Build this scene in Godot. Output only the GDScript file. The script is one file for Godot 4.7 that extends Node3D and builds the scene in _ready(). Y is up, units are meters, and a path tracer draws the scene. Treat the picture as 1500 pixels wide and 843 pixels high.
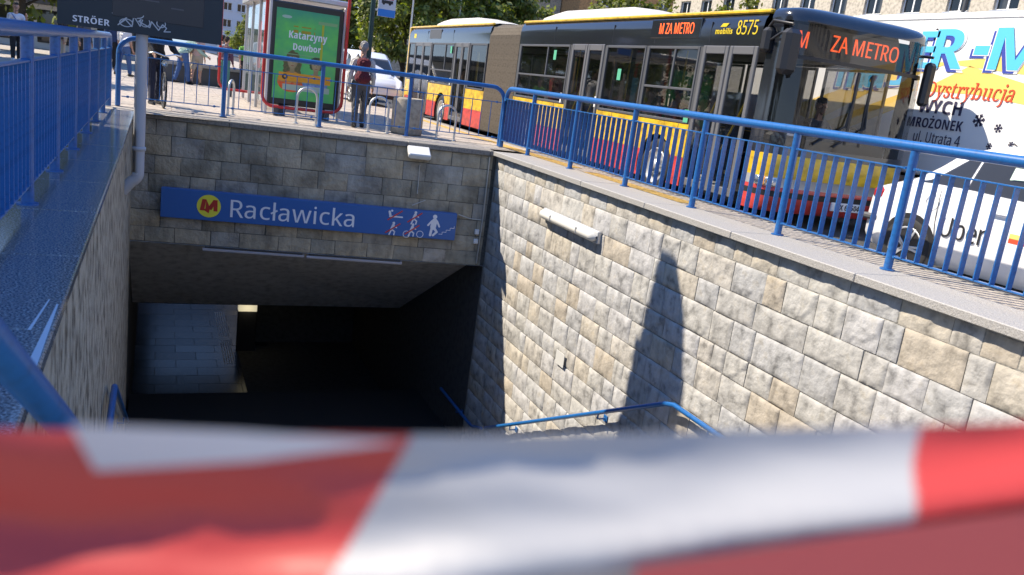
extends Node3D

var rng := RandomNumberGenerator.new()
var M := {}
var noise := FastNoiseLite.new()
var ridge := FastNoiseLite.new()


func _ready() -> void:
	# ---- camera, sky, sun, exposure
	var cam := Camera3D.new()
	cam.name = "camera"
	cam.transform = Transform3D(Basis(Vector3(0.9193, 0.1307, 0.3713), Vector3(-0.0310, 0.9641, -0.2637), Vector3(-0.3924, 0.2309, 0.8904)).orthonormalized(), Vector3(0, 1.25, 0))
	var lens := CameraAttributesPhysical.new()
	lens.exposure_aperture = 4.0
	lens.frustum_focus_distance = 13.0
	lens.frustum_focal_length = 29.5
	lens.frustum_far = 900.0
	lens.frustum_near = 0.05
	cam.attributes = lens
	cam.keep_aspect = Camera3D.KEEP_HEIGHT
	cam.fov = 37.84
	cam.near = 0.05
	cam.far = 900.0
	add_child(cam)
	cam.current = true
	var env := Environment.new()
	var sky := Sky.new()
	var sm := ProceduralSkyMaterial.new()
	sm.sky_top_color = Color(0.34, 0.52, 0.80)
	sm.sky_horizon_color = Color(0.78, 0.87, 0.95)
	sm.sky_curve = 0.14
	sm.ground_bottom_color = Color(0.30, 0.29, 0.27)
	sm.ground_horizon_color = Color(0.55, 0.57, 0.58)
	sm.sky_energy_multiplier = 1.0
	sky.sky_material = sm
	env.background_mode = Environment.BG_SKY
	env.sky = sky
	env.tonemap_mode = Environment.TONE_MAPPER_LINEAR
	env.tonemap_exposure = 1.72
	env.sdfgi_enabled = true
	env.ssao_enabled = true
	env.ssil_enabled = true
	var we := WorldEnvironment.new()
	we.name = "daylight"
	we.environment = env
	add_child(we)
	var sun := DirectionalLight3D.new()
	sun.name = "sun"
	sun.light_energy = 1.6
	sun.light_color = Color(1.0, 0.95, 0.87)
	sun.light_angular_distance = 0.5
	sun.shadow_enabled = true
	add_child(sun)
	sun.look_at_from_position(Vector3.ZERO, Vector3(1.0, -1.3, 0.70))

	rng.seed = 77
	noise.seed = 5
	noise.frequency = 1.0
	noise.fractal_octaves = 3
	ridge.seed = 9
	ridge.frequency = 3.0
	ridge.noise_type = FastNoiseLite.TYPE_CELLULAR
	ridge.cellular_return_type = FastNoiseLite.RETURN_DISTANCE2_SUB
	make_materials()

	build_ground()
	build_right_wall()
	build_left_wall()
	build_header()
	build_underpass()
	build_stairs()
	build_fences()
	build_handrails()
	build_wall_fittings()
	build_station_sign()
	build_display()
	build_bus()
	build_truck()
	build_cars()
	build_shelter()
	build_stop_furniture()
	build_people()
	build_buildings()
	build_trees()
	build_tape()


# ------------------------------------------------------------------ helpers
class MB:
	var st := SurfaceTool.new()
	var n := 0

	func _init() -> void:
		st.begin(Mesh.PRIMITIVE_TRIANGLES)
		st.set_smooth_group(-1)

	func flat() -> void:
		st.set_smooth_group(-1)

	func smooth(g := 1) -> void:
		st.set_smooth_group(g)

	func tri(a: Vector3, b: Vector3, c: Vector3) -> void:
		st.add_vertex(a)
		st.add_vertex(b)
		st.add_vertex(c)
		n += 1

	func quad(a: Vector3, b: Vector3, c: Vector3, d: Vector3) -> void:
		tri(a, b, c)
		tri(a, c, d)

	func uvquad(a: Vector3, b: Vector3, c: Vector3, d: Vector3, ua: Vector2, ub: Vector2, uc: Vector2, ud: Vector2) -> void:
		for p in [[a, ua], [b, ub], [c, uc], [a, ua], [c, uc], [d, ud]]:
			st.set_uv(p[1])
			st.add_vertex(p[0])
		n += 2

	# box between two corners, edges chamfered by e, in an optional frame
	func box(lo: Vector3, hi: Vector3, e := 0.0, t := Transform3D.IDENTITY) -> void:
		flat()
		var a := Vector3(minf(lo.x, hi.x), minf(lo.y, hi.y), minf(lo.z, hi.z))
		var b := Vector3(maxf(lo.x, hi.x), maxf(lo.y, hi.y), maxf(lo.z, hi.z))
		var c := (a + b) * 0.5
		var h := (b - a) * 0.5
		e = minf(e, minf(h.x, minf(h.y, h.z)) * 0.6)
		for ax in 3:
			var u := (ax + 1) % 3
			var v := (ax + 2) % 3
			for s in [-1.0, 1.0]:
				var q := []
				for k in [[-1, -1], [1, -1], [1, 1], [-1, 1]]:
					var p := Vector3.ZERO
					p[ax] = s * h[ax]
					p[u] = k[0] * (h[u] - e)
					p[v] = k[1] * (h[v] - e)
					q.append(t * (c + p))
				if s > 0:
					quad(q[3], q[2], q[1], q[0])
				else:
					quad(q[0], q[1], q[2], q[3])
			if e > 0.0:
				for s1 in [-1.0, 1.0]:
					for s2 in [-1.0, 1.0]:
						var p1 := Vector3.ZERO
						p1[u] = s1 * h[u]
						p1[v] = s2 * (h[v] - e)
						var p2 := Vector3.ZERO
						p2[u] = s1 * (h[u] - e)
						p2[v] = s2 * h[v]
						var d := Vector3.ZERO
						d[ax] = h[ax] - e
						quad(t * (c + p1 - d), t * (c + p1 + d), t * (c + p2 + d), t * (c + p2 - d))
		if e > 0.0:
			for sx in [-1.0, 1.0]:
				for sy in [-1.0, 1.0]:
					for sz in [-1.0, 1.0]:
						var s := Vector3(sx, sy, sz)
						tri(t * (c + s * (h - Vector3(0, e, e))), t * (c + s * (h - Vector3(e, 0, e))), t * (c + s * (h - Vector3(e, e, 0))))

	func tube(pts: Array, r: float, sides := 10, caps := true, r2 := -1.0) -> void:
		var rings := []
		var up := Vector3.UP
		for i in pts.size():
			var d: Vector3
			if i == 0:
				d = (pts[1] - pts[0]).normalized()
			elif i == pts.size() - 1:
				d = (pts[i] - pts[i - 1]).normalized()
			else:
				d = ((pts[i] - pts[i - 1]).normalized() + (pts[i + 1] - pts[i]).normalized()).normalized()
			if i == 0:
				up = Vector3.UP if absf(d.y) < 0.9 else Vector3.RIGHT
			var x := d.cross(up).normalized()
			up = x.cross(d).normalized()
			var rr := r if r2 < 0.0 else lerpf(r, r2, float(i) / (pts.size() - 1))
			var ring := []
			for k in sides:
				var a := TAU * k / sides
				ring.append(pts[i] + (x * cos(a) + up * sin(a)) * rr)
			rings.append(ring)
		smooth(1)
		for i in rings.size() - 1:
			for k in sides:
				var k2 := (k + 1) % sides
				quad(rings[i][k], rings[i + 1][k], rings[i + 1][k2], rings[i][k2])
		flat()
		if caps:
			for k in range(1, sides - 1):
				tri(rings[0][0], rings[0][k], rings[0][k + 1])
				var l: Array = rings[-1]
				tri(l[0], l[k + 1], l[k])

	# profile [[radius, height], ...] turned about the y axis of t
	func lathe(prof: Array, t: Transform3D, sides := 16, g := 1) -> void:
		for i in prof.size() - 1:
			if g > 0:
				smooth(g)
			else:
				flat()
			for k in sides:
				var a := TAU * k / sides
				var b := TAU * (k + 1) / sides
				var p := []
				for q in [[i, a], [i + 1, a], [i + 1, b], [i, b]]:
					p.append(t * Vector3(prof[q[0]][0] * cos(q[1]), prof[q[0]][1], prof[q[0]][0] * sin(q[1])))
				if prof[i][0] < 1e-5:
					tri(p[0], p[1], p[2])
				elif prof[i + 1][0] < 1e-5:
					tri(p[0], p[1], p[3])
				else:
					quad(p[0], p[1], p[2], p[3])
		flat()

	# flat polygon in the xy plane of t, given depth along its z (from 0 to depth)
	func prism(poly: PackedVector2Array, depth: float, t: Transform3D) -> void:
		flat()
		var idx := Geometry2D.triangulate_polygon(poly)
		for i in range(0, idx.size(), 3):
			var q := []
			for k in 3:
				q.append(Vector3(poly[idx[i + k]].x, poly[idx[i + k]].y, 0))
			tri(t * q[0], t * q[1], t * q[2])
			var dz := Vector3(0, 0, depth)
			tri(t * (q[0] + dz), t * (q[2] + dz), t * (q[1] + dz))
		for i in poly.size():
			var a := poly[i]
			var b := poly[(i + 1) % poly.size()]
			quad(t * Vector3(a.x, a.y, 0), t * Vector3(b.x, b.y, 0), t * Vector3(b.x, b.y, depth), t * Vector3(a.x, a.y, depth))

	# rows of points joined into a smooth sheet
	func sheet(rows: Array, g := 1, close := false) -> void:
		if g > 0:
			smooth(g)
		else:
			flat()
		for i in rows.size() - 1:
			var m: int = rows[i].size()
			for k in (m if close else m - 1):
				var k2 := (k + 1) % m
				quad(rows[i][k], rows[i + 1][k], rows[i + 1][k2], rows[i][k2])
		flat()

	func done() -> ArrayMesh:
		st.generate_normals()
		st.index()
		return st.commit()


func put(parent: Node, called: String, mesh: Mesh, m: Material) -> MeshInstance3D:
	var o := MeshInstance3D.new()
	o.name = called
	o.mesh = mesh
	if m and mesh.get_surface_count() > 0:
		mesh.surface_set_material(0, m) if mesh.surface_get_material(0) == null else o.set_surface_override_material(0, m)
	parent.add_child(o, true)
	return o


# a part whose points are given in world axes, under a thing that is not turned
func part(root: Node3D, called: String, b: MB, m: Material) -> MeshInstance3D:
	var o := put(root, called, b.done(), m)
	if root.get_parent() == self and not (root is MeshInstance3D):
		o.position = -root.position
	return o


func lpart(root: Node3D, called: String, b: MB, m: Material) -> MeshInstance3D:
	return put(root, called, b.done(), m)


func thing(called: String, label: String, category: String, at := Vector3.ZERO, group := "") -> Node3D:
	var o := Node3D.new()
	o.name = called
	add_child(o, true)
	o.position = at
	tag(o, label, category, group)
	return o


func tag(o: Node, label: String, category: String, group := "") -> void:
	o.set_meta("label", label)
	o.set_meta("category", category)
	if group != "":
		o.set_meta("group", group)


func struct(called: String, b: MB, m: Material) -> MeshInstance3D:
	var o := put(self, called, b.done(), m)
	o.set_meta("kind", "structure")
	return o


func col(r: float, g: float, b: float) -> Color:
	return Color(r, g, b).linear_to_srgb()


func mat(key: String, c: Color, rough := 0.6, metal := 0.0) -> StandardMaterial3D:
	if M.has(key):
		return M[key]
	var m := StandardMaterial3D.new()
	m.resource_name = key
	m.albedo_color = c
	m.roughness = rough
	m.metallic = metal
	M[key] = m
	return m


func ntex(freq: float, oct: int, colors: Array, size := 512, sd := 1, kind := FastNoiseLite.TYPE_SIMPLEX_SMOOTH) -> NoiseTexture2D:
	var t := NoiseTexture2D.new()
	var f := FastNoiseLite.new()
	f.noise_type = kind
	f.seed = sd
	f.frequency = freq
	f.fractal_octaves = oct
	f.fractal_gain = 0.55
	t.width = size
	t.height = size
	t.seamless = true
	t.noise = f
	if colors.size() > 0:
		var g := Gradient.new()
		var offs := PackedFloat32Array()
		var cs := PackedColorArray()
		for i in colors.size():
			offs.append(float(i) / (colors.size() - 1))
			cs.append(colors[i])
		g.offsets = offs
		g.colors = cs
		t.color_ramp = g
	return t


func nnorm(freq: float, oct: int, strength: float, size := 512, sd := 3) -> NoiseTexture2D:
	var t := ntex(freq, oct, [], size, sd)
	t.as_normal_map = true
	t.bump_strength = strength
	return t


func gray(v: float) -> Color:
	return Color(v, v, v)


func tri_map(m: StandardMaterial3D, albedo: Texture2D, normal: Texture2D, scale: Vector3, nscale := 1.0) -> StandardMaterial3D:
	m.uv1_triplanar = true
	m.uv1_world_triplanar = true
	m.uv1_scale = scale
	if albedo:
		m.albedo_texture = albedo
	if normal:
		m.normal_enabled = true
		m.normal_texture = normal
		m.normal_scale = nscale
	return m


func glass(key: String, tint: Color, alpha: float) -> StandardMaterial3D:
	var m := mat(key, Color(tint.r, tint.g, tint.b, alpha), 0.03)
	m.transparency = BaseMaterial3D.TRANSPARENCY_ALPHA
	m.metallic_specular = 0.6
	return m


# lettering scaled to a box w by h whose lower left corner is o, lying in the plane ux, uy
func words(parent: Node3D, called: String, s: String, o: Vector3, ux: Vector3, uy: Vector3, w: float, h: float, m: Material, bold := true, shear := 0.0, face := "Droid Sans", depth := 0.006) -> MeshInstance3D:
	var tm := TextMesh.new()
	var f := SystemFont.new()
	f.font_names = PackedStringArray([face])
	f.font_weight = 700 if bold else 400
	tm.font = f
	tm.font_size = 48
	tm.pixel_size = 0.01
	tm.depth = 0.02
	tm.curve_step = 1.5
	tm.text = s
	var arr := tm.get_mesh_arrays()
	var v: PackedVector3Array = arr[Mesh.ARRAY_VERTEX]
	var lo := Vector3(1e9, 1e9, 1e9)
	var hi := -lo
	for p in v:
		lo = lo.min(p)
		hi = hi.max(p)
	var uz := ux.cross(uy).normalized()
	var sp: Vector3 = parent.position if parent.get_parent() == self and not (parent is MeshInstance3D) and parent.rotation == Vector3.ZERO else Vector3.ZERO
	for i in v.size():
		var q := (v[i] - lo) / (hi - lo)
		var y := q.y * h
		v[i] = o - sp + ux * (q.x * w + y * shear) + uy * y + uz * (q.z * depth)
	arr[Mesh.ARRAY_VERTEX] = v
	var nn: PackedVector3Array = arr[Mesh.ARRAY_NORMAL]
	for i in nn.size():
		nn[i] = (ux * nn[i].x + uy * nn[i].y + uz * nn[i].z).normalized()
	arr[Mesh.ARRAY_NORMAL] = nn
	arr[Mesh.ARRAY_TANGENT] = null
	var am := ArrayMesh.new()
	am.add_surface_from_arrays(Mesh.PRIMITIVE_TRIANGLES, arr)
	return put(parent, called, am, m)


func arc(c: Vector3, a: Vector3, b: Vector3, r: float, steps := 6, from := 0.0, to := PI / 2) -> Array:
	var o := []
	for i in steps + 1:
		var t := lerpf(from, to, float(i) / steps)
		o.append(c + (a * cos(t) + b * sin(t)) * r)
	return o


func circle2(c: Vector2, r: float, n := 20) -> PackedVector2Array:
	var p := PackedVector2Array()
	for i in n:
		p.append(c + Vector2(cos(TAU * i / n), sin(TAU * i / n)) * r)
	return p


func bar2(a: Vector2, b: Vector2, r: float, n := 5) -> PackedVector2Array:
	var p := PackedVector2Array()
	var d := (b - a).normalized()
	var s := Vector2(-d.y, d.x)
	for i in n + 1:
		var t := PI * i / n
		p.append(b + s * cos(t) * r + d * sin(t) * r)
	for i in n + 1:
		var t := PI * i / n
		p.append(a - s * cos(t) * r - d * sin(t) * r)
	return p


func make_materials() -> void:
	var grain := ntex(0.02, 5, [gray(0.72), gray(0.92), gray(1.0)], 512, 11)
	var grain_n := nnorm(0.035, 5, 6.0, 512, 12)
	M["grain"] = grain
	M["grain_n"] = grain_n
	# rock-faced sandstone, pale beige to grey
	var tints := [[0.50, 0.475, 0.43], [0.49, 0.48, 0.45], [0.47, 0.47, 0.465], [0.50, 0.46, 0.39], [0.455, 0.445, 0.42], [0.50, 0.495, 0.49], [0.47, 0.42, 0.345], [0.44, 0.44, 0.435]]
	for i in tints.size():
		var m := mat("sandstone%d" % i, col(tints[i][0], tints[i][1], tints[i][2]), 0.92)
		tri_map(m, ntex(0.012, 5, [gray(0.62), gray(0.9), gray(1.0), Color(0.95, 0.93, 0.89)], 512, 20 + i) if i < 4 else M["sandstone%d" % (i - 4)].albedo_texture, grain_n, Vector3(0.6, 0.6, 0.6), 0.35)
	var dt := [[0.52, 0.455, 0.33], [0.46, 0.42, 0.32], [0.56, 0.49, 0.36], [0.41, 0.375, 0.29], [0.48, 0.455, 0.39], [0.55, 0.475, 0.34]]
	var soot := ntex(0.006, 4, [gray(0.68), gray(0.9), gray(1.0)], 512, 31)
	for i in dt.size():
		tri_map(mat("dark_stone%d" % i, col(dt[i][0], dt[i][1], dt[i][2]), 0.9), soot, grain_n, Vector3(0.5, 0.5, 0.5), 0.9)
	# rain streaks and grime, over both walls of stone
	var streak := ntex(0.011, 4, [gray(0.74), gray(0.95), gray(1.0), gray(1.0)], 512, 35)
	for k in M.keys():
		if k.begins_with("sandstone") or k.begins_with("dark_stone"):
			var m: StandardMaterial3D = M[k]
			m.detail_enabled = true
			m.detail_albedo = streak
			m.detail_blend_mode = BaseMaterial3D.BLEND_MODE_MUL
			m.detail_uv_layer = BaseMaterial3D.DETAIL_UV_2
			m.uv2_triplanar = true
			m.uv2_world_triplanar = true
			m.uv2_scale = Vector3(0.9, 0.16, 0.9)
	tri_map(mat("mortar", col(0.33, 0.32, 0.29), 0.95), grain, grain_n, Vector3(1.3, 1.3, 1.3))
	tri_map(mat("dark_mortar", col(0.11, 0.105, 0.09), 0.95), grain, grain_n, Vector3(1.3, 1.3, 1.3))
	var speck := ntex(0.16, 3, [gray(0.12), gray(0.34), gray(0.62), gray(0.9), gray(1.0)], 512, 41)
	M["speck"] = speck
	var gr := tri_map(mat("granite", col(0.52, 0.52, 0.53), 0.14), speck, null, Vector3(0.8, 0.8, 0.8))
	gr.metallic_specular = 0.7
	tri_map(mat("granite_honed", col(0.50, 0.48, 0.45), 0.6), ntex(0.12, 4, [gray(0.62), gray(0.86), gray(1.0)], 512, 42), grain_n, Vector3(1.1, 1.1, 1.1), 0.35)
	tri_map(mat("granite_face", col(0.27, 0.25, 0.22), 0.8), grain, grain_n, Vector3(1.6, 1.6, 1.6), 0.6)
	tri_map(mat("stained_concrete", col(0.50, 0.43, 0.315), 0.9), ntex(0.018, 5, [Color(0.15, 0.14, 0.12), Color(0.55, 0.52, 0.48), gray(0.85), gray(0.95), gray(1.0), gray(1.0)], 512, 51), grain_n, Vector3(0.5, 0.30, 0.5), 0.6)
	tri_map(mat("soffit", col(0.78, 0.78, 0.77), 0.95), grain, null, Vector3(0.35, 0.35, 0.35))
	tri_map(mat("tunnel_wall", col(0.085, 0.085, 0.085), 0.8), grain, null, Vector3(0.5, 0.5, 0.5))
	tri_map(mat("pavement", col(0.46, 0.41, 0.35), 0.9), ntex(0.03, 4, [gray(0.7), gray(0.92), gray(1.0)], 512, 61), grain_n, Vector3(0.55, 0.55, 0.55), 0.5)
	tri_map(mat("joint", col(0.20, 0.18, 0.16), 0.95), grain, null, Vector3(1, 1, 1))
	tri_map(mat("asphalt", col(0.065, 0.065, 0.066), 0.9), grain, grain_n, Vector3(0.7, 0.7, 0.7), 0.8)
	tri_map(mat("yellow_line", col(0.62, 0.40, 0.10), 0.8), ntex(0.03, 5, [Color(0.6, 0.55, 0.5), gray(0.9), gray(1.0)], 256, 66), null, Vector3(1.2, 1.2, 1.2))
	for i in 3:
		var ft := tri_map(mat("floor_tile%d" % i, col(0.10 + 0.015 * i, 0.115 + 0.015 * i, 0.15 + 0.015 * i), 0.22 + 0.02 * i), speck, null, Vector3(0.7, 0.7, 0.7))
		ft.metallic_specular = 0.27
	mat("tactile", col(0.6, 0.6, 0.58), 0.5)
	# paints and metals
	var blue := mat("blue_paint", col(0.015, 0.120, 0.36), 0.34)
	blue.clearcoat_enabled = true
	blue.clearcoat = 0.15
	blue.clearcoat_roughness = 0.2
	tri_map(blue, ntex(0.03, 5, [gray(0.72), gray(0.9), gray(1.0), gray(1.0), gray(1.0)], 512, 71), null, Vector3(1.2, 1.2, 1.2))
	mat("sign_blue", col(0.040, 0.135, 0.40), 0.35)
	mat("galvanised", col(0.60, 0.60, 0.58), 0.38, 0.7)
	mat("chrome", col(0.75, 0.75, 0.74), 0.18, 1.0)
	mat("alu", col(0.55, 0.56, 0.57), 0.4, 0.6)
	mat("pipe_grey", col(0.44, 0.45, 0.48), 0.45)
	mat("white_paint", col(0.78, 0.78, 0.77), 0.4)
	mat("letter_white", col(0.80, 0.81, 0.84), 0.5)
	mat("logo_yellow", col(0.85, 0.78, 0.06), 0.5)
	mat("logo_red", col(0.50, 0.035, 0.02), 0.5)
	mat("slash_red", col(0.60, 0.06, 0.05), 0.5)
	mat("rubber", col(0.022, 0.022, 0.023), 0.8)
	mat("black_plastic", col(0.018, 0.018, 0.020), 0.45)
	mat("dark_grey", col(0.07, 0.073, 0.078), 0.5)
	mat("lamp_plastic", col(0.66, 0.65, 0.60), 0.35)
	var tube := mat("tube_white", col(0.42, 0.41, 0.44), 0.4)
	tube.metallic_specular = 0.5
	mat("cable_white", col(0.55, 0.54, 0.5), 0.6)
	mat("red_paint", col(0.52, 0.028, 0.024), 0.35)
	mat("green_post", col(0.015, 0.05, 0.045), 0.45)


# ------------------------------------------------------------------ ground
func rect(b: MB, x0: float, x1: float, z0: float, z1: float, y: float) -> void:
	b.quad(Vector3(x0, y, z0), Vector3(x1, y, z0), Vector3(x1, y, z1), Vector3(x0, y, z1))


func build_ground() -> void:
	var b := MB.new()
	var y := -0.014
	rect(b, -300, -0.9, -600, 60, y)
	rect(b, -0.9, 6.7, -1.5, 60, y)
	rect(b, -0.9, 6.7, -30.0, -15.9, y)
	rect(b, 4.0, 6.7, -52.0, -30.0, y)
	rect(b, -0.9, 0.0, -52.0, -30.0, y)
	rect(b, -0.9, 6.7, -600, -52.0, y)
	rect(b, 6.7, 7.27, -600, 60, y)
	struct("pavement", b, M["pavement"])
	b = MB.new()
	rect(b, 7.2, 37.0, -600, 60, -0.17)
	struct("road", b, M["asphalt"])
	b = MB.new()
	rect(b, 37.2, 400, -600, 60, -0.02)
	struct("far_pavement", b, M["pavement"])
	# paving slabs by the entrance, too flat from here to pick apart
	b = MB.new()
	var b2 := MB.new()
	for i in 34:
		for j in 38:
			var x := -13.0 + i * 0.6 + 0.0
			var z := -38.5 + j * 0.6
			if z > -17.2 and (x > -1.5 and x < 6.7):
				continue
			if x > 6.6 or (x > -1.1 and x < 4.4 and z < -29.0):
				continue
			var dy := rng.randf_range(-0.003, 0.002)
			var t := b if (i * 7 + j * 3 + int(rng.randi() % 3)) % 3 > 0 else b2
			t.box(Vector3(x + 0.004, -0.03, z + 0.004), Vector3(x + 0.596, -0.004 + dy, z + 0.596))
	var o := struct("paving_slabs", b, tri_map(mat("slab", col(0.50, 0.43, 0.36), 0.88), M["pavement"].albedo_texture, null, Vector3(0.5, 0.5, 0.5)))
	o.set_meta("kind", "stuff")
	o = struct("paving_slabs", b2, tri_map(mat("slab_b", col(0.44, 0.385, 0.33), 0.88), M["pavement"].albedo_texture, null, Vector3(0.6, 0.6, 0.6)))
	o.set_meta("kind", "stuff")
	# kerb, as separate stones where the photograph could show it
	b = MB.new()
	b.box(Vector3(7.27, -0.3, -600), Vector3(7.42, -0.016, -36.0))
	b.box(Vector3(7.27, -0.3, 0), Vector3(7.42, -0.016, 40))
	var kerb := struct("kerb", b, M["granite_face"])
	for i in 36:
		b = MB.new()
		b.box(Vector3(7.272, -0.3, -36.0 + i * 1.0 + 0.004), Vector3(7.42, -0.006 + rng.randf_range(-0.003, 0.003), -35.0 + i * 1.0 - 0.004), 0.012)
		put(kerb, "kerb_stone", b.done(), M["granite_face"])
	b = MB.new()
	b.box(Vector3(37.0, -0.3, -600), Vector3(37.2, -0.016, 60))
	struct("far_kerb", b, M["granite_face"])
	# worn yellow line along the edge of the bus stop, laid on the pavement
	b = MB.new()
	for r in [[6.74, 7.06, -27.0, -13.6], [6.72, 7.04, -13.0, -9.9]]:
		rect(b, r[0], r[1], r[2], r[3], -0.0075)
	struct("yellow_line", b, M["yellow_line"])
	b = MB.new()
	for k in 12:
		rect(b, 14.6, 14.75, -90.0 + k * 8.0, -86.0 + k * 8.0, -0.166)
		rect(b, 18.4, 18.55, -90.0 + k * 8.0, -86.0 + k * 8.0, -0.166)
	struct("lane_marking", b, M["white_paint"])


func stair_y(z: float) -> float:
	if z > -1.5:
		return 0.0
	if z > -7.2:
		return (z + 1.5) * 0.5526
	if z > -8.2:
		return -3.15
	if z > -14.4:
		return -3.15 + (z + 8.2) * 0.505
	if z > -18.7:
		return -6.28
	if z > -21.3:
		return -6.28 + (z + 18.7) * 0.508
	return -7.6


# ------------------------------------------------------------------ stones
# one rock-faced block: o its lower left corner on the mortar plane, ux and uy along its face, n outwards
func stone(b: MB, o: Vector3, ux: Vector3, uy: Vector3, w: float, h: float, depth: float, bulge: float, cell: float, edge := 0.018) -> void:
	var n := ux.cross(uy)
	var nx := clampi(int(ceil(w / cell)), 3, 22)
	var ny := clampi(int(ceil(h / cell)), 3, 18)
	var off := Vector3(rng.randf() * 900.0, rng.randf() * 900.0, 0)
	var planes := []
	for k in 3:
		var a := rng.randf() * TAU
		if k < 2:
			a = rng.randf_range(-1.9, -0.2)
		planes.append([Vector2(cos(a), sin(a)), rng.randf_range(0.12, 0.75) * minf(w, h), rng.randf_range(0.15, 0.55)])
	var cj := []
	for k in 4:
		cj.append(Vector2(rng.randf_range(-0.006, 0.006), rng.randf_range(-0.005, 0.005)))
	var rows := []
	for j in ny + 1:
		var row := []
		var v := float(j) / ny
		for i in nx + 1:
			var u := float(i) / nx
			# bring the outer lines of the grid close to the rim
			var uu := u
			var vv := v
			if i == 1:
				uu = minf(u, 0.016 / w)
			elif i == nx - 1:
				uu = maxf(u, 1.0 - 0.016 / w)
			if j == 1:
				vv = minf(v, 0.016 / h)
			elif j == ny - 1:
				vv = maxf(v, 1.0 - 0.016 / h)
			var jit: Vector2 = cj[0].lerp(cj[1], uu).lerp(cj[2].lerp(cj[3], uu), vv)
			var x := uu * w
			var y := vv * h
			var e := minf(minf(x, w - x), minf(y, h - y))
			var z := 0.0
			if i == 0 or j == 0 or i == nx or j == ny:
				z = depth * 0.45
			else:
				z = depth + bulge * 0.30 * smoothstep(0.0, edge * 1.6, e)
				var q := off + Vector3(x, y, 0)
				z += bulge * (0.16 * noise.get_noise_2d(q.x * 2.2, q.y * 2.2) + 0.15 * noise.get_noise_2d(q.x * 11.0, q.y * 11.0))
				z += bulge * 0.16 * ridge.get_noise_2d(q.x * 2.6, q.y * 2.6)
				# one or two spalls where the face has broken away in a step
				for p in planes:
					var dd: float = (Vector2(x - w * 0.5, y - h * 0.5)).dot(p[0]) - p[1] + 0.05 * noise.get_noise_2d(q.x * 8.0, q.y * 8.0)
					if dd > 0.0:
						z -= bulge * (0.32 * smoothstep(0.0, 0.018, dd) + dd * p[2] * 9.0) * (0.8 + 0.5 * noise.get_noise_2d(q.x * 16.0, q.y * 16.0))
				z = maxf(z, depth * 0.6)
				z = lerpf(depth * 0.8, z, smoothstep(0.0, edge, e)) if e < edge else z
			row.append(o + ux * (x + jit.x) + uy * (y + jit.y) + n * z)
		rows.append(row)
	b.sheet(rows, 2)
	# the sides, back to the mortar
	b.flat()
	for j in ny:
		b.quad(rows[j][0], rows[j + 1][0], rows[j + 1][0] - n * depth, rows[j][0] - n * depth)
		b.quad(rows[j][nx], rows[j + 1][nx], rows[j + 1][nx] - n * depth, rows[j][nx] - n * depth)
	for i in nx:
		b.quad(rows[0][i], rows[0][i + 1], rows[0][i + 1] - n * depth, rows[0][i] - n * depth)
		b.quad(rows[ny][i], rows[ny][i + 1], rows[ny][i + 1] - n * depth, rows[ny][i] - n * depth)


func build_right_wall() -> void:
	var root := thing("stone_side_wall", "tall sunlit wall of rock-faced beige stone along the right of the stairs", "wall", Vector3(6.3, 0, -8))
	var b := MB.new()
	b.box(Vector3(6.065, -8.2, -15.35), Vector3(6.62, -0.085, 1.0))
	part(root, "wall_core", b, M["mortar"])
	var hidden := MB.new()
	var y := -0.33
	# the low, recessed top course
	var z := -15.25
	while z < 0.5:
		var w := rng.randf_range(0.28, 0.62)
		b = MB.new()
		var hh := rng.randf_range(0.205, 0.235)
		stone(b, Vector3(6.068, y + 0.004, z + 0.004), Vector3(0, 0, 1), Vector3.UP, w - 0.012, hh, 0.012, 0.04, 0.035 if z > -9.0 else 0.06, 0.06)
		if z < -3.2:
			part(root, "stone", b, M["sandstone%d" % [3, 0, 6, 2, 1, 3][rng.randi() % 6]])
		z += w
	var heights := [0.345, 0.30, 0.37, 0.285, 0.35, 0.31, 0.365, 0.29, 0.345, 0.30, 0.36, 0.29, 0.35, 0.31, 0.36, 0.30, 0.34, 0.31]
	var row := 0
	for h in heights:
		y -= h
		z = -15.27 - rng.randf() * 0.3
		while z < 0.5:
			var w := rng.randf_range(0.38, 0.58)
			if rng.randf() < 0.25:
				w = rng.randf_range(0.62, 0.85)
			elif rng.randf() < 0.25:
				w = rng.randf_range(0.24, 0.33)
			if z < -15.27:
				w += z + 15.27 + 0.3
				z = -15.27
			var zc := z + w * 0.5
			var near := zc > -9.5
			if y + h > stair_y(zc) - 0.1:
				var low: bool = y + h * 0.5 < stair_y(zc) + 0.55 or zc > -3.3
				var t := hidden if low else MB.new()
				stone(t, Vector3(6.066, y + 0.004, z + 0.004), Vector3(0, 0, 1), Vector3.UP, w - 0.010, h - 0.010, 0.022, rng.randf_range(0.012, 0.027), 0.027 if near else 0.05 if zc > -12.5 else 0.08)
				if not low:
					var k := rng.randi() % 8
					if k == 6 and rng.randf() < 0.5:
						k = 1
					part(root, "stone", t, M["sandstone%d" % k])
			z += w
		row += 1
	var hm := part(root, "lower_stones", hidden, M["sandstone1"])
	hm.set_meta("kind", "stuff")
	# coping slabs
	z = -15.26
	while z < 1.0:
		b = MB.new()
		b.box(Vector3(5.955, -0.085, z + 0.003), Vector3(6.70, 0.0 + rng.randf_range(-0.002, 0.001), z + 1.897), 0.008)
		part(root, "coping_slab", b, M["granite_honed"])
		z += 1.9


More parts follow.
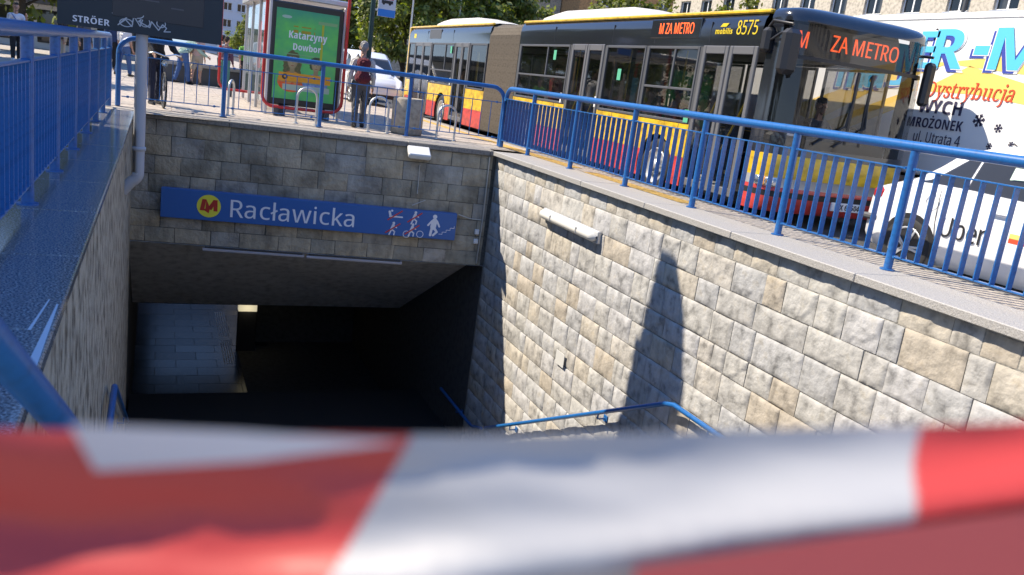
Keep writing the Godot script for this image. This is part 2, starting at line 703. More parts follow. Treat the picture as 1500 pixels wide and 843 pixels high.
func build_left_wall() -> void:
	var root := thing("concrete_side_wall", "stained plain concrete wall under a polished granite coping on the left of the stairs", "wall", Vector3(-0.6, 0, -8))
	var b := MB.new()
	b.box(Vector3(-0.95, -8.2, -16.3), Vector3(-0.425, -0.062, 1.0))
	part(root, "wall_face", b, M["stained_concrete"])
	# polished granite coping slabs
	var z := -16.0
	var i := 0
	while z < 1.0:
		b = MB.new()
		b.box(Vector3(-1.25, -0.060, z + 0.005), Vector3(-0.385, rng.randf_range(-0.002, 0.001), z + 1.345), 0.008)
		part(root, "coping_slab", b, M["granite"])
		z += 1.35
		i += 1
	coping_marks(root)


func coping_marks(root: Node3D) -> void:
	for q in [[Vector2(-0.452, -4.30), Vector2(-0.446, -4.30), Vector2(-0.468, -3.83), Vector2(-0.482, -3.83)], [Vector2(-0.412, -4.22), Vector2(-0.404, -4.22), Vector2(-0.394, -3.2), Vector2(-0.435, -3.2)], [Vector2(-0.53, -3.1), Vector2(-0.50, -3.15), Vector2(-0.46, -2.7), Vector2(-0.50, -2.7)]]:
		var b := MB.new()
		b.quad(Vector3(q[0].x, 0.004, q[0].y), Vector3(q[1].x, 0.004, q[1].y), Vector3(q[2].x, 0.004, q[2].y), Vector3(q[3].x, 0.004, q[3].y))
		part(root, "paint_mark", b, mat("chalky", col(0.55, 0.58, 0.64), 0.7))


func build_header() -> void:
	# local axes: x along the wall, y up, z towards the stairs; the corner of the coping is the origin
	var root := thing("entrance_wall", "shaded dark stone wall over the mouth of the underpass carrying the blue sign", "wall", Vector3(-0.4, 0, -16.09))
	root.rotation.y = -atan2(0.1279, 0.9918)
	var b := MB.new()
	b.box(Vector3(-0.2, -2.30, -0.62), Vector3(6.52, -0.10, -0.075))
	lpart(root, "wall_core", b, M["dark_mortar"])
	var heights := [0.27, 0.355, 0.33, 0.33, 0.32, 0.31, 0.275]
	var y := -0.105
	var r := 0
	for h in heights:
		y -= h
		var x := -0.05 - rng.randf() * 0.3
		while x < 6.42:
			var w := rng.randf_range(0.42, 0.56) if (r + int(x * 2.0)) % 2 == 0 else rng.randf_range(0.56, 0.76)
			if x + w > 6.3:
				w = 6.44 - x
			b = MB.new()
			var last := r == 6 and x > 4.3
			stone(b, Vector3(x + 0.005, y + 0.005, -0.073), Vector3(1, 0, 0), Vector3.UP, w - 0.010, h - 0.010, 0.014, 0.028 if last else 0.009, 0.09, 0.02)
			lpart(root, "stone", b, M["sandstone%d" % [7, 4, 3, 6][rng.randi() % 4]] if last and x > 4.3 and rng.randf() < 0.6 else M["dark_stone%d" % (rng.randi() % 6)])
			x += w
		r += 1
	var x := -0.05
	while x < 6.4:
		b = MB.new()
		b.box(Vector3(x + 0.003, -0.10, -0.50), Vector3(minf(x + 1.597, 6.44), rng.randf_range(-0.002, 0.001), 0.0), 0.01)
		lpart(root, "coping_slab", b, M["granite_face"])
		x += 1.6
	# white cable and two small boxes by the right corner
	b = MB.new()
	b.tube([Vector3(6.36, -0.12, -0.03), Vector3(6.37, -1.2, -0.025), Vector3(6.35, -2.25, -0.03)], 0.016, 6)
	lpart(root, "corner_cable", b, M["galvanised"])
	b = MB.new()
	b.tube([Vector3(5.02, -0.42, -0.045), Vector3(5.03, -0.97, -0.045)], 0.008, 6)
	b.tube([Vector3(5.88, -1.30, -0.04), Vector3(6.12, -1.36, -0.04), Vector3(6.36, -1.37, -0.04)], 0.010, 6)
	b.tube([Vector3(4.95, -1.20, -0.03), Vector3(5.2, -1.08, -0.04)], 0.007, 6)
	lpart(root, "loose_cable", b, M["cable_white"])
	for yy in [-1.61, -1.80]:
		b = MB.new()
		b.box(Vector3(6.24, yy - 0.05, -0.06), Vector3(6.33, yy + 0.05, 0.0), 0.012)
		lpart(root, "junction_box", b, M["white_paint"])


func build_underpass() -> void:
	var root := thing("underpass", "dark passage behind the stairs with dim tiled floor and sloping concrete ceiling", "underpass", Vector3(2.8, -7.6, -22))
	var b := MB.new()
	# sloping ceiling, then the level one
	b.quad(Vector3(-0.5, -2.302, -16.65), Vector3(6.2, -2.302, -15.85), Vector3(6.2, -4.87, -21.0), Vector3(-0.5, -4.87, -21.0))
	b.quad(Vector3(-0.5, -2.303, -16.15), Vector3(6.2, -2.303, -15.3), Vector3(6.2, -2.303, -15.85), Vector3(-0.5, -2.303, -16.65))
	part(root, "sloping_ceiling", b, M["soffit"])
	b = MB.new()
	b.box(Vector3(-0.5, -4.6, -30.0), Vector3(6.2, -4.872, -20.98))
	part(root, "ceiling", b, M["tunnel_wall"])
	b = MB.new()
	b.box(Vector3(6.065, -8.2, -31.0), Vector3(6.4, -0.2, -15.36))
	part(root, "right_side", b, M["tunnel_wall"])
	# left side wall of the passage
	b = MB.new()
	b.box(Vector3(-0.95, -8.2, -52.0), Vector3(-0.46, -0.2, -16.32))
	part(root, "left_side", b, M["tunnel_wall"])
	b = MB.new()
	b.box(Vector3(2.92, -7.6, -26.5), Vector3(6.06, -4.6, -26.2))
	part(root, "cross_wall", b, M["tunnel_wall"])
	b = MB.new()
	b.box(Vector3(2.36, -7.6, -25.6), Vector3(2.90, -6.36, -25.34), 0.01)
	part(root, "dark_cabinet", b, M["black_plastic"])
	b = MB.new()
	b.box(Vector3(2.36, -6.355, -25.6), Vector3(2.90, -6.14, -25.36), 0.01)
	var lit := mat("lit_panel", col(0.62, 0.58, 0.46), 0.6)
	lit.emission_enabled = true
	lit.emission = Color(1.0, 0.95, 0.80)
	lit.emission_energy_multiplier = 0.28
	part(root, "lit_sign_panel", b, lit)
	var glow := OmniLight3D.new()
	glow.name = "panel_light"
	glow.light_color = Color(1.0, 0.95, 0.80)
	glow.light_energy = 0.03
	glow.light_size = 0.2
	glow.omni_range = 40.0
	glow.omni_attenuation = 2.0
	glow.shadow_enabled = true
	add_child(glow)
	glow.position = Vector3(2.63, -6.25, -25.15)
	b = MB.new()
	b.box(Vector3(4.0, -7.6, -52.0), Vector3(6.06, -0.05, -30.0))
	b.box(Vector3(-0.46, -4.6, -52.0), Vector3(0.0, -0.05, -30.0))
	part(root, "far_side", b, M["granite_honed"])
	b = MB.new()
	for i in 40:
		b.box(Vector3(-0.46, -7.62 + i * 0.19, -52.2), Vector3(4.0, -7.62 + (i + 1) * 0.19, -38.0 - i * 0.35))
	part(root, "far_steps", b, M["granite_face"]).set_meta("kind", "stuff")
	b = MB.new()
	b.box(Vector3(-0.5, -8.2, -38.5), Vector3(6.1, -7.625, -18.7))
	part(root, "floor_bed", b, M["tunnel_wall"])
	for j in 26:
		var z := -38.0 + j * 0.64
		var x := -0.46 - (0.0 if j % 2 else 0.55)
		while x < 2.4:
			var xa := maxf(x, -0.46)
			var xe := minf(x + 1.1, 2.4 if z > -26.4 else 4.0)
			b = MB.new()
			b.box(Vector3(xa + 0.004, -7.63, z + 0.004), Vector3(xe - 0.004, -7.6 + rng.randf_range(-0.003, 0.002), z + 0.636), 0.003)
			part(root, "floor_tile", b, M["floor_tile%d" % (rng.randi() % 3)])
			x += 1.1
	b = MB.new()
	b.box(Vector3(2.40, -7.63, -26.2), Vector3(6.06, -7.601, -21.3))
	part(root, "side_floor", b, M["tunnel_wall"])
	for i in 5:
		b = MB.new()
		b.box(Vector3(1.95 + i * 0.068, -7.6, -29.4), Vector3(1.975 + i * 0.068, -7.592, -26.7), 0.002)
		b.box(Vector3(1.95 + i * 0.068, -7.6, -26.3), Vector3(1.975 + i * 0.068, -7.592, -24.2), 0.002)
		part(root, "guide_strip", b, M["tactile"])
	# lamps under the lintel
	var h := Transform3D(Basis(Vector3.UP, -atan2(0.1279, 0.9918)), Vector3(-0.4, 0, -16.09))
	for s in [[1.20, 3.02, "left"], [3.06, 4.88, "right"]]:
		var t := thing("tube_lamp", "unlit grey tube lamp under the lintel, %s one of the pair in a row" % s[2], "lamp", h * Vector3((s[0] + s[1]) * 0.5, -2.37, -0.12), "tube lamps under the lintel")
		b = MB.new()
		b.box(Vector3(s[0] + 0.03, -2.305, -0.17), Vector3(s[1] - 0.03, -2.345, -0.07), 0.01, h)
		part(t, "mount", b, M["dark_grey"])
		b = MB.new()
		b.tube([h * Vector3(s[0], -2.375, -0.12), h * Vector3(s[1], -2.375, -0.12)], 0.042, 10)
		part(t, "tube_cover", b, M["tube_white"])
	# parapet of the stairs on the far side
	var par := thing("stair_parapet", "low dark parapet with pale coping round the far stairs, behind the bystanders", "parapet", Vector3(1.5, 0, -29.6))
	b = MB.new()
	b.box(Vector3(-0.25, -0.05, -29.95), Vector3(4.35, 0.52, -29.7))
	part(par, "parapet_wall", b, M["dark_grey"])
	b = MB.new()
	b.box(Vector3(-0.25, -0.05, -52.0), Vector3(-0.01, 0.52, -29.96))
	part(par, "parapet_wall", b, M["dark_grey"])
	b = MB.new()
	b.box(Vector3(4.11, -0.05, -52.0), Vector3(4.35, 0.52, -29.96))
	part(par, "parapet_wall", b, M["dark_grey"])
	b = MB.new()
	b.box(Vector3(-0.3, 0.522, -30.0), Vector3(4.4, 0.62, -29.65), 0.01)
	part(par, "parapet_coping", b, M["granite_honed"])


func build_stairs() -> void:
	var root := thing("staircase", "flights of grey stone steps going down to the underpass, hidden behind the tape", "stairs", Vector3(2.8, -3.15, -7.7))
	var x0 := -0.424
	var x1 := 6.064
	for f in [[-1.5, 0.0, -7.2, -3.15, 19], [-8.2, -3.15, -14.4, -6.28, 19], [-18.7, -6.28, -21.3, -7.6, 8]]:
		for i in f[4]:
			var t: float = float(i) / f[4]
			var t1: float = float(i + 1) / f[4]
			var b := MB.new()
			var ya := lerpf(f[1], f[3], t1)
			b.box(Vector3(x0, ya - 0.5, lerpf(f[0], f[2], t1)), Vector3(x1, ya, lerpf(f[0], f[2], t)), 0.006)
			part(root, "step", b, M["granite_face"] if f[0] > -10.0 else mat("painted_shade", col(0.03, 0.03, 0.03), 0.6))  # lowest flight: deep shade put into a near-black stone colour
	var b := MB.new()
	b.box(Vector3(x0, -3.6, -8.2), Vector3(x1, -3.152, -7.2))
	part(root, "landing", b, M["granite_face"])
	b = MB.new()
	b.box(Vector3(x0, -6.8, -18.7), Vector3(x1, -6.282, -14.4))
	part(root, "landing", b, mat("painted_shade", col(0.03, 0.03, 0.03), 0.6))  # lower landing too has its shade painted into the colour


# ------------------------------------------------------------------ fences and rails
func post_mesh(h: float, r := 0.042) -> ArrayMesh:
	var b := MB.new()
	b.tube([Vector3(0, 0, 0), Vector3(0, h, 0)], r, 12)
	b.lathe([[0.0, 0.0], [r + 0.03, 0.0], [r + 0.03, 0.012], [r, 0.014]], Transform3D.IDENTITY, 14, 0)
	return b.done()


func picket_fence(label: String, x: float, posts: Array, z_end: float, picket_side: float) -> void:
	var root := thing("railing", label, "railing", Vector3(x, 0, -8))
	var pm := post_mesh(1.16)
	var b := MB.new()
	# top rail, bent down into the far end post
	var pts := [Vector3(x, 0.0, z_end), Vector3(x, 0.95, z_end)]
	pts += arc(Vector3(x, 0.95, z_end + 0.25), Vector3(0, 0, -1), Vector3(0, 1, 0), 0.25, 6)
	pts.append(Vector3(x, 1.2, 1.2))
	b.tube(pts, 0.05, 14)
	part(root, "top_rail", b, M["blue_paint"])
	for z in posts:
		var o := put(root, "post", pm, M["blue_paint"])
		o.position = Vector3(x, 0, z) - root.position
	var zs := [z_end] + posts
	var pk := MB.new()
	pk.box(Vector3(-0.032, 0.15, -0.006), Vector3(0.032, 0.985, 0.006), 0.001)
	var pkm := pk.done()
	for i in zs.size() - 1:
		var za: float = zs[i] + 0.07
		var zb: float = zs[i + 1] - 0.07
		b = MB.new()
		b.box(Vector3(x - 0.026, 0.985, za), Vector3(x + 0.026, 0.999, zb), 0.002)
		part(root, "upper_bar", b, M["blue_paint"])
		b = MB.new()
		b.box(Vector3(x - 0.026, 0.136, za), Vector3(x + 0.026, 0.150, zb), 0.002)
		part(root, "lower_bar", b, M["blue_paint"])
		for yy in [0.992, 0.143]:
			for zz in [za - 0.01, zb + 0.01]:
				b = MB.new()
				b.tube([Vector3(x - 0.03, yy, zz), Vector3(x + 0.03, yy, zz)], 0.014, 8)
				b.box(Vector3(x - 0.008, yy - 0.006, zz - 0.045), Vector3(x + 0.008, yy + 0.006, zz + 0.045))
				part(root, "clamp", b, M["blue_paint"])
		var n := int(round((zb - za) / 0.168))
		for k in n:
			var o := put(root, "picket", pkm, M["blue_paint"])
			o.position = Vector3(x, 0, lerpf(za, zb, (k + 0.5) / n)) - root.position


func build_fences() -> void:
	picket_fence("blue railing with upright bars on the sunlit right wall, bus behind it", 6.60, [-15.1, -13.2, -11.25, -9.42, -7.65, -6.0, -4.25, -2.5, -0.7], -16.55, 1.0)
	picket_fence("blue railing with closely set upright bars on the left granite coping", -0.84, [-15.05, -13.45, -11.8, -10.05, -8.38, -6.71, -5.05, -3.4, -1.75], -16.6, 1.0)
	# the open one over the entrance
	var root := thing("railing", "blue railing with thin wire bars above the Racławicka sign", "railing", Vector3(3.0, 0, -16.7))
	var a := Vector3(-0.70, 0, -16.91)
	var e := Vector3(6.62, 0, -16.72)
	var u := (e - a).normalized()
	var L := a.distance_to(e)
	var b := MB.new()
	var r := 0.28
	var pts := [a, a + Vector3.UP * (1.2 - r)]
	pts += arc(a + u * r + Vector3.UP * (1.2 - r), -u, Vector3.UP, r, 6)
	pts += arc(e - u * r + Vector3.UP * (1.2 - r), Vector3.UP, u, r, 6)
	pts += [e]
	b.tube(pts, 0.045, 14)
	part(root, "frame_rail", b, M["blue_paint"])
	var pm := post_mesh(1.16, 0.040)
	var ss := [0.0, 1.79, 3.57, 5.31, L]
	for i in [1, 2, 3]:
		var o := put(root, "post", pm, M["blue_paint"])
		o.position = a + u * ss[i] - root.position
	var bar := MB.new()
	bar.tube([Vector3(0, 0.17, 0), Vector3(0, 0.90, 0)], 0.008, 6)
	var bm := bar.done()
	for i in 4:
		var s0: float = ss[i] + 0.06
		var s1: float = ss[i + 1] - 0.06
		for yy in [0.17, 0.90]:
			b = MB.new()
			b.tube([a + u * s0 + Vector3.UP * yy, a + u * s1 + Vector3.UP * yy], 0.010, 6)
			b.box(Vector3(-0.02, -0.02, -0.02), Vector3(0.02, 0.02, 0.02), 0.004, Transform3D(Basis.IDENTITY, a + u * (s0 + 0.1) + Vector3.UP * yy))
			b.box(Vector3(-0.02, -0.02, -0.02), Vector3(0.02, 0.02, 0.02), 0.004, Transform3D(Basis.IDENTITY, a + u * (s1 - 0.1) + Vector3.UP * yy))
			part(root, "wire_rail", b, M["blue_paint"])
		var n := int(round((s1 - s0) / 0.205))
		for k in range(1, n):
			var o := put(root, "wire_bar", bm, M["blue_paint"])
			o.position = a + u * lerpf(s0, s1, float(k) / n) - root.position


func handrail(label: String, x: float, wall: float, pts: Array, spots: Array) -> void:
	var root := thing("handrail", label, "handrail", pts[0])
	var b := MB.new()
	b.tube(pts, 0.032, 12)
	part(root, "rail_tube", b, M["blue_paint"])
	b = MB.new()
	for p in spots:
		b = MB.new()
		b.tube([p + Vector3(0, -0.02, 0), p + Vector3(0, -0.10, 0), Vector3(wall, p.y - 0.10, p.z)], 0.014, 8)
		b.box(Vector3(wall - 0.006, p.y - 0.15, p.z - 0.05), Vector3(wall + 0.006, p.y - 0.05, p.z + 0.05), 0.002)
		part(root, "bracket", b, M["blue_paint"])


func build_handrails() -> void:
	var x := 5.90
	handrail("blue wall handrail down the right stone wall, bent level at the landing", x, 6.03, [Vector3(x, -2.235, -6.9), Vector3(x, -2.25, -8.02), Vector3(x, -2.31, -8.22), Vector3(x, -4.79, -13.13), Vector3(x, -5.1, -13.75)], [Vector3(x, -3.08, -9.75), Vector3(x, -4.55, -12.65), Vector3(x, -2.24, -7.3)])
	handrail("short lower blue handrail in the shade under the entrance wall", x, 6.03, [Vector3(x, -5.2, -13.95), Vector3(x, -5.37, -14.44), Vector3(x, -5.385, -14.7), Vector3(x, -5.385, -16.5)], [Vector3(x, -5.385, -15.4)])
	x = -0.34
	handrail("blue handrail on the left concrete wall by the lower flight", x, -0.425, [Vector3(x, -2.25, -7.2), Vector3(x, -2.25, -8.9), Vector3(x, -2.5, -9.4), Vector3(x, -5.0, -14.3)], [Vector3(x, -2.26, -7.9), Vector3(x, -4.0, -12.2)])
	x = -0.20
	handrail("thick blurred blue pipe handrail at the near left corner", x, -0.425, [Vector3(-0.266, 1.005, -1.1), Vector3(-0.226, 0.72, -1.5), Vector3(-0.186, 0.435, -1.9), Vector3(-0.086, -0.28, -2.9)], [])


func build_wall_fittings() -> void:
	# bulkhead lamp on the sunlit wall
	var t := thing("wall_lamp", "long white weatherproof tube lamp on the sunlit stone wall", "lamp", Vector3(6.03, -0.72, -11.7))
	var rows := []
	var prof := [[0.0, 0.085], [-0.05, 0.082], [-0.095, 0.05], [-0.11, 0.0], [-0.095, -0.045], [-0.06, -0.07], [0.0, -0.072]]
	for s in [[-12.70, 0.25], [-12.66, 0.85], [-12.6, 1.0], [-10.85, 1.0], [-10.78, 0.85], [-10.74, 0.25]]:
		var row := []
		for p in prof:
			row.append(Vector3(5.985 + p[0] * s[1], -0.735 + p[1] * s[1], s[0]))
		rows.append(row)
	var b := MB.new()
	b.sheet(rows, 3)
	part(t, "lamp_cover", b, M["lamp_plastic"])
	b = MB.new()
	b.box(Vector3(6.05, -0.83, -12.72), Vector3(5.985, -0.64, -10.72), 0.012)
	part(t, "lamp_base", b, M["alu"])
	b = MB.new()
	for z in [-12.2, -11.25]:
		b.box(Vector3(5.87, -0.68, z - 0.015), Vector3(5.89, -0.78, z + 0.015), 0.004)
	part(t, "clip", b, M["galvanised"])
	# small floodlight under the coping of the entrance wall
	var h := Transform3D(Basis(Vector3.UP, -atan2(0.1279, 0.9918)), Vector3(-0.4, 0, -16.09))
	t = thing("floodlight", "small white floodlight under the coping above the sign", "floodlight", h * Vector3(4.95, -0.2, 0.1))
	b = MB.new()
	var f := h * Transform3D(Basis(Vector3.RIGHT, 0.42), Vector3(4.95, -0.17, 0.16))
	b.box(Vector3(-0.21, -0.05, -0.17), Vector3(0.21, 0.05, 0.17), 0.02, f)
	part(t, "housing", b, M["lamp_plastic"])
	b = MB.new()
	b.box(Vector3(-0.17, -0.058, -0.14), Vector3(0.17, -0.05, 0.15), 0.004, f)
	part(t, "glass_front", b, M["galvanised"])
	b = MB.new()
	b.box(Vector3(4.85, -0.24, -0.05), Vector3(5.05, -0.20, 0.12), 0.006, h)
	b.box(Vector3(4.80, -0.30, -0.06), Vector3(5.10, -0.18, -0.035), 0.004, h)
	part(t, "bracket", b, M["galvanised"])
	# a square of white paper on the stone
	b = MB.new()
	b.box(Vector3(6.004, -2.96, -11.52), Vector3(6.012, -2.74, -11.22), 0.002)
	tag(put(self, "paper_notice", b.done(), mat("paper", col(0.52, 0.52, 0.50), 0.8)), "small blank white notice stuck on the sunlit stone wall", "notice")


func mtext(parent: Node3D, h: Transform3D, called: String, s: String, x: float, y: float, w: float, hh: float, z: float, m: Material, bold := false, shear := 0.0) -> void:
	words(parent, called, s, h * Vector3(x, y, z), h.basis.x, h.basis.y, w, hh, m, bold, shear, "Droid Sans", 0.004)


func build_station_sign() -> void:
	var h := Transform3D(Basis(Vector3.UP, -atan2(0.1279, 0.9918)), Vector3(-0.4, 0, -16.09))
	var t := thing("station_sign", "long blue station sign reading Racławicka with the round yellow metro logo", "sign", h * Vector3(3.17, -1.8, 0.05))
	var b := MB.new()
	b.box(Vector3(0.475, -1.80, -0.055), Vector3(5.83, -1.27, 0.085), 0.008, h)
	part(t, "sign_board", b, M["sign_blue"])
	var z := 0.085
	b = MB.new()
	b.prism(circle2(Vector2(1.285, -1.535), 0.205, 32), 0.004, h * Transform3D(Basis.IDENTITY, Vector3(0, 0, z)))
	part(t, "logo_disc", b, M["logo_yellow"])
	# the red M whose middle stroke is an arrow down
	b = MB.new()
	var lt := h * Transform3D(Basis.IDENTITY, Vector3(1.285, -1.535, z + 0.004))
	for poly in [
		[[-0.15, -0.085], [-0.115, 0.12], [-0.045, 0.12], [-0.08, -0.085]],
		[[-0.048, 0.12], [0.012, -0.005], [0.03, -0.005], [0.002, -0.13], [-0.095, -0.07], [-0.055, -0.045]],
		[[0.0, -0.005], [0.075, 0.12], [0.145, 0.12], [0.15, -0.085], [0.082, -0.085], [0.082, 0.0], [0.045, -0.07], [0.02, -0.06]],
	]:
		var p2 := PackedVector2Array()
		for q in poly:
			p2.append(Vector2(q[0], q[1]))
		b.prism(p2, 0.004, lt)
	part(t, "logo_letter", b, M["logo_red"])
	mtext(t, h, "station_name", "Racławicka", 1.655, -1.70, 2.22, 0.335, z, M["letter_white"])
	# pictograms: four struck out, and a walker by steps
	var w := MB.new()
	var red := MB.new()
	var pt := h * Transform3D(Basis.IDENTITY, Vector3(0, 0, z))
	var cells := [[4.62, -1.41], [5.00, -1.42], [4.60, -1.66], [4.97, -1.66]]
	for i in 4:
		var c := Vector2(cells[i][0], cells[i][1])
		if i == 0:
			w.prism(bar2(c + Vector2(-0.10, 0.07), c + Vector2(-0.08, 0.0), 0.022), 0.003, pt)
			w.prism(bar2(c + Vector2(-0.09, -0.02), c + Vector2(0.15, -0.02), 0.014), 0.003, pt)
			w.prism(circle2(c + Vector2(-0.055, 0.09), 0.022, 10), 0.003, pt)
		else:
			w.prism(circle2(c + Vector2(0.02, 0.105), 0.026, 12), 0.003, pt)
			w.prism(bar2(c + Vector2(0.015, 0.065), c + Vector2(-0.01, -0.01), 0.026), 0.003, pt)
			w.prism(bar2(c + Vector2(-0.01, -0.02), c + Vector2(0.05, -0.06), 0.014), 0.003, pt)
			w.prism(bar2(c + Vector2(0.05, -0.06), c + Vector2(0.04, -0.12), 0.012), 0.003, pt)
			w.prism(bar2(c + Vector2(-0.01, -0.02), c + Vector2(-0.05, -0.12), 0.013), 0.003, pt)
			w.prism(bar2(c + Vector2(0.01, 0.05), c + Vector2(0.08, 0.02), 0.011), 0.003, pt)
			if i == 3:
				for cc in [Vector2(-0.09, -0.09), Vector2(0.17, -0.07)]:
					for k in 12:
						var a0 := TAU * k / 12
						var a1 := TAU * (k + 1) / 12
						w.prism(PackedVector2Array([c + cc + Vector2(cos(a0), sin(a0)) * 0.07, c + cc + Vector2(cos(a1), sin(a1)) * 0.07, c + cc + Vector2(cos(a1), sin(a1)) * 0.058, c + cc + Vector2(cos(a0), sin(a0)) * 0.058]), 0.003, pt)
		red.prism(bar2(c + Vector2(-0.12, -0.09), c + Vector2(0.14, 0.10), 0.012, 2), 0.006, pt)
	var g := Vector2(5.40, -1.53)
	w.prism(circle2(g + Vector2(0.0, 0.165), 0.042, 16), 0.003, pt)
	w.prism(bar2(g + Vector2(0.0, 0.08), g + Vector2(-0.02, -0.04), 0.055), 0.003, pt)
	w.prism(bar2(g + Vector2(-0.04, -0.04), g + Vector2(-0.06, -0.20), 0.024), 0.0035, pt)
	w.prism(bar2(g + Vector2(0.0, -0.05), g + Vector2(0.06, -0.13), 0.024), 0.0038, pt)
	w.prism(bar2(g + Vector2(0.06, -0.13), g + Vector2(-0.005, -0.20), 0.02), 0.0042, pt)
	w.prism(bar2(g + Vector2(-0.05, 0.08), g + Vector2(-0.12, -0.01), 0.018), 0.0044, pt)
	w.prism(bar2(g + Vector2(0.05, 0.08), g + Vector2(0.10, -0.02), 0.018), 0.0046, pt)
	var sx := 5.50
	var sy := -1.70
	for k in 4:
		w.prism(PackedVector2Array([Vector2(sx, sy), Vector2(sx + 0.075, sy), Vector2(sx + 0.075, sy + 0.009), Vector2(sx, sy + 0.009)]), 0.003, pt)
		w.prism(PackedVector2Array([Vector2(sx + 0.066, sy + 0.01), Vector2(sx + 0.075, sy + 0.01), Vector2(sx + 0.075, sy + 0.05), Vector2(sx + 0.066, sy + 0.05)]), 0.003, pt)
		sx += 0.075
		sy += 0.045
	part(t, "pictogram", w, M["letter_white"])
	part(t, "red_slash", red, M["slash_red"])


func build_display() -> void:
	# information display on the grey post that stands down in the stairwell
	var t := thing("display_post", "tall pale grey pipe post rising beside the left coping with an elbow at its foot", "post", Vector3(-0.26, 0, -13.0))
	var b := MB.new()
	var pts := [Vector3(-0.255, 1.274, -13.0), Vector3(-0.255, -0.62, -13.0)]
	pts += arc(Vector3(-0.40, -0.62, -13.0), Vector3(1, 0, 0), Vector3(0, -1, 0), 0.145, 5, 0.0, 1.1)
	pts.append(Vector3(-0.46, -0.90, -13.0))
	b.tube(pts, 0.078, 18)
	part(t, "pipe", b, M["pipe_grey"])
	b = MB.new()
	b.lathe([[0.08, -0.03], [0.092, -0.025], [0.092, 0.025], [0.08, 0.03]], Transform3D(Basis.IDENTITY, Vector3(-0.255, -0.28, -13.0)), 18)
	part(t, "collar", b, M["pipe_grey"])
	t = thing("information_display", "dark slate advertising display board on the grey post, scratched with a graffiti tag", "display", Vector3(-0.25, 1.27, -13.1))
	b = MB.new()
	var shape := PackedVector2Array()  # outline above the view is invented, shaped to cast the stepped wall shadow
	for q in [[-1.27, 1.275], [0.765, 1.275], [0.765, 3.9], [0.68, 4.2], [0.66, 5.2], [0.50, 5.35], [0.50, 5.9], [0.40, 6.05], [0.40, 6.4], [0.33, 6.9], [0.12, 7.12], [-0.43, 7.2], [-0.80, 6.75], [-0.86, 4.7], [-1.27, 4.4]]:
		shape.append(Vector2(q[0], q[1]))
	b.prism(shape, 0.24, Transform3D(Basis.IDENTITY, Vector3(0, 0, -13.12)))
	part(t, "case", b, mat("slate", col(0.020, 0.032, 0.043), 0.55))
	b = MB.new()
	b.box(Vector3(-0.62, 1.47, -12.885), Vector3(0.52, 2.85, -12.874), 0.004)
	part(t, "screen", b, mat("screen_glass", col(0.010, 0.014, 0.026), 0.30))
	words(t, "maker_name", "STRÖER", Vector3(-1.09, 1.325, -12.88), Vector3.RIGHT, Vector3.UP, 0.44, 0.105, M["letter_white"])
	for q in [[0.10, 1.66, 0.16], [-0.35, 1.72, 0.3]]:
		b = MB.new()
		b.box(Vector3(q[0], q[1], -12.874), Vector3(q[0] + q[2], q[1] + 0.018, -12.872))
		part(t, "faint_line", b, mat("faint", col(0.10, 0.10, 0.11), 0.5))
	# the scribbled tag, as strokes of paint on the face
	b = MB.new()
	var tagp := [[-0.62, 1.50], [-0.40, 1.52], [-0.55, 1.36], [-0.46, 1.44], [-0.38, 1.36], [-0.36, 1.50], [-0.28, 1.38], [-0.24, 1.50], [-0.30, 1.44], [-0.16, 1.38], [-0.14, 1.46], [-0.05, 1.36], [0.0, 1.44], [0.05, 1.40], [0.02, 1.35], [0.10, 1.36]]
	for i in tagp.size() - 1:
		var a := Vector2(tagp[i][0], tagp[i][1])
		var c := Vector2(tagp[i + 1][0], tagp[i + 1][1])
		b.prism(bar2(a, c, 0.007, 3), 0.0015 + 0.0002 * i, Transform3D(Basis.IDENTITY, Vector3(0, 0, -12.88)))
	for q in [[-0.34, 1.52, 0.10, 0.045], [-0.02, 1.45, 0.055, 0.05], [-0.45, 1.40, 0.08, 0.05], [-0.22, 1.44, 0.06, 0.06]]:
		for k in 14:
			var a0 := TAU * k / 14
			var a1 := TAU * (k + 1) / 14
			b.prism(bar2(Vector2(q[0] + cos(a0) * q[2], q[1] + sin(a0) * q[3]), Vector2(q[0] + cos(a1) * q[2], q[1] + sin(a1) * q[3]), 0.006, 2), 0.005 + 0.0001 * k, Transform3D(Basis.IDENTITY, Vector3(0, 0, -12.88)))
	part(t, "graffiti_tag", b, mat("tag_white", col(0.48, 0.52, 0.56), 0.6))


# ------------------------------------------------------------------ bus
const BX := 7.70
const BX2 := 10.25


func zy(x: float) -> Transform3D:
	return Transform3D(Basis(Vector3(0, 0, 1), Vector3(0, 1, 0), Vector3(1, 0, 0)), Vector3(x, 0, 0))


func zrect(z0: float, y0: float, z1: float, y1: float) -> PackedVector2Array:
	return PackedVector2Array([Vector2(z0, y0), Vector2(z1, y0), Vector2(z1, y1), Vector2(z0, y1)])


func side_panel(root: Node3D, called: String, z0: float, y0: float, z1: float, y1: float, x: float, d: float, m: Material, arch := 999.0) -> void:
	var polys := [zrect(z0, y0, z1, y1)]
	if arch < 900.0:
		polys = Geometry2D.clip_polygons(polys[0], circle2(Vector2(arch, 0.28), 0.53, 28))
	for p in polys:
		var b := MB.new()
		b.prism(p, d, zy(x))
		part(root, called, b, m)


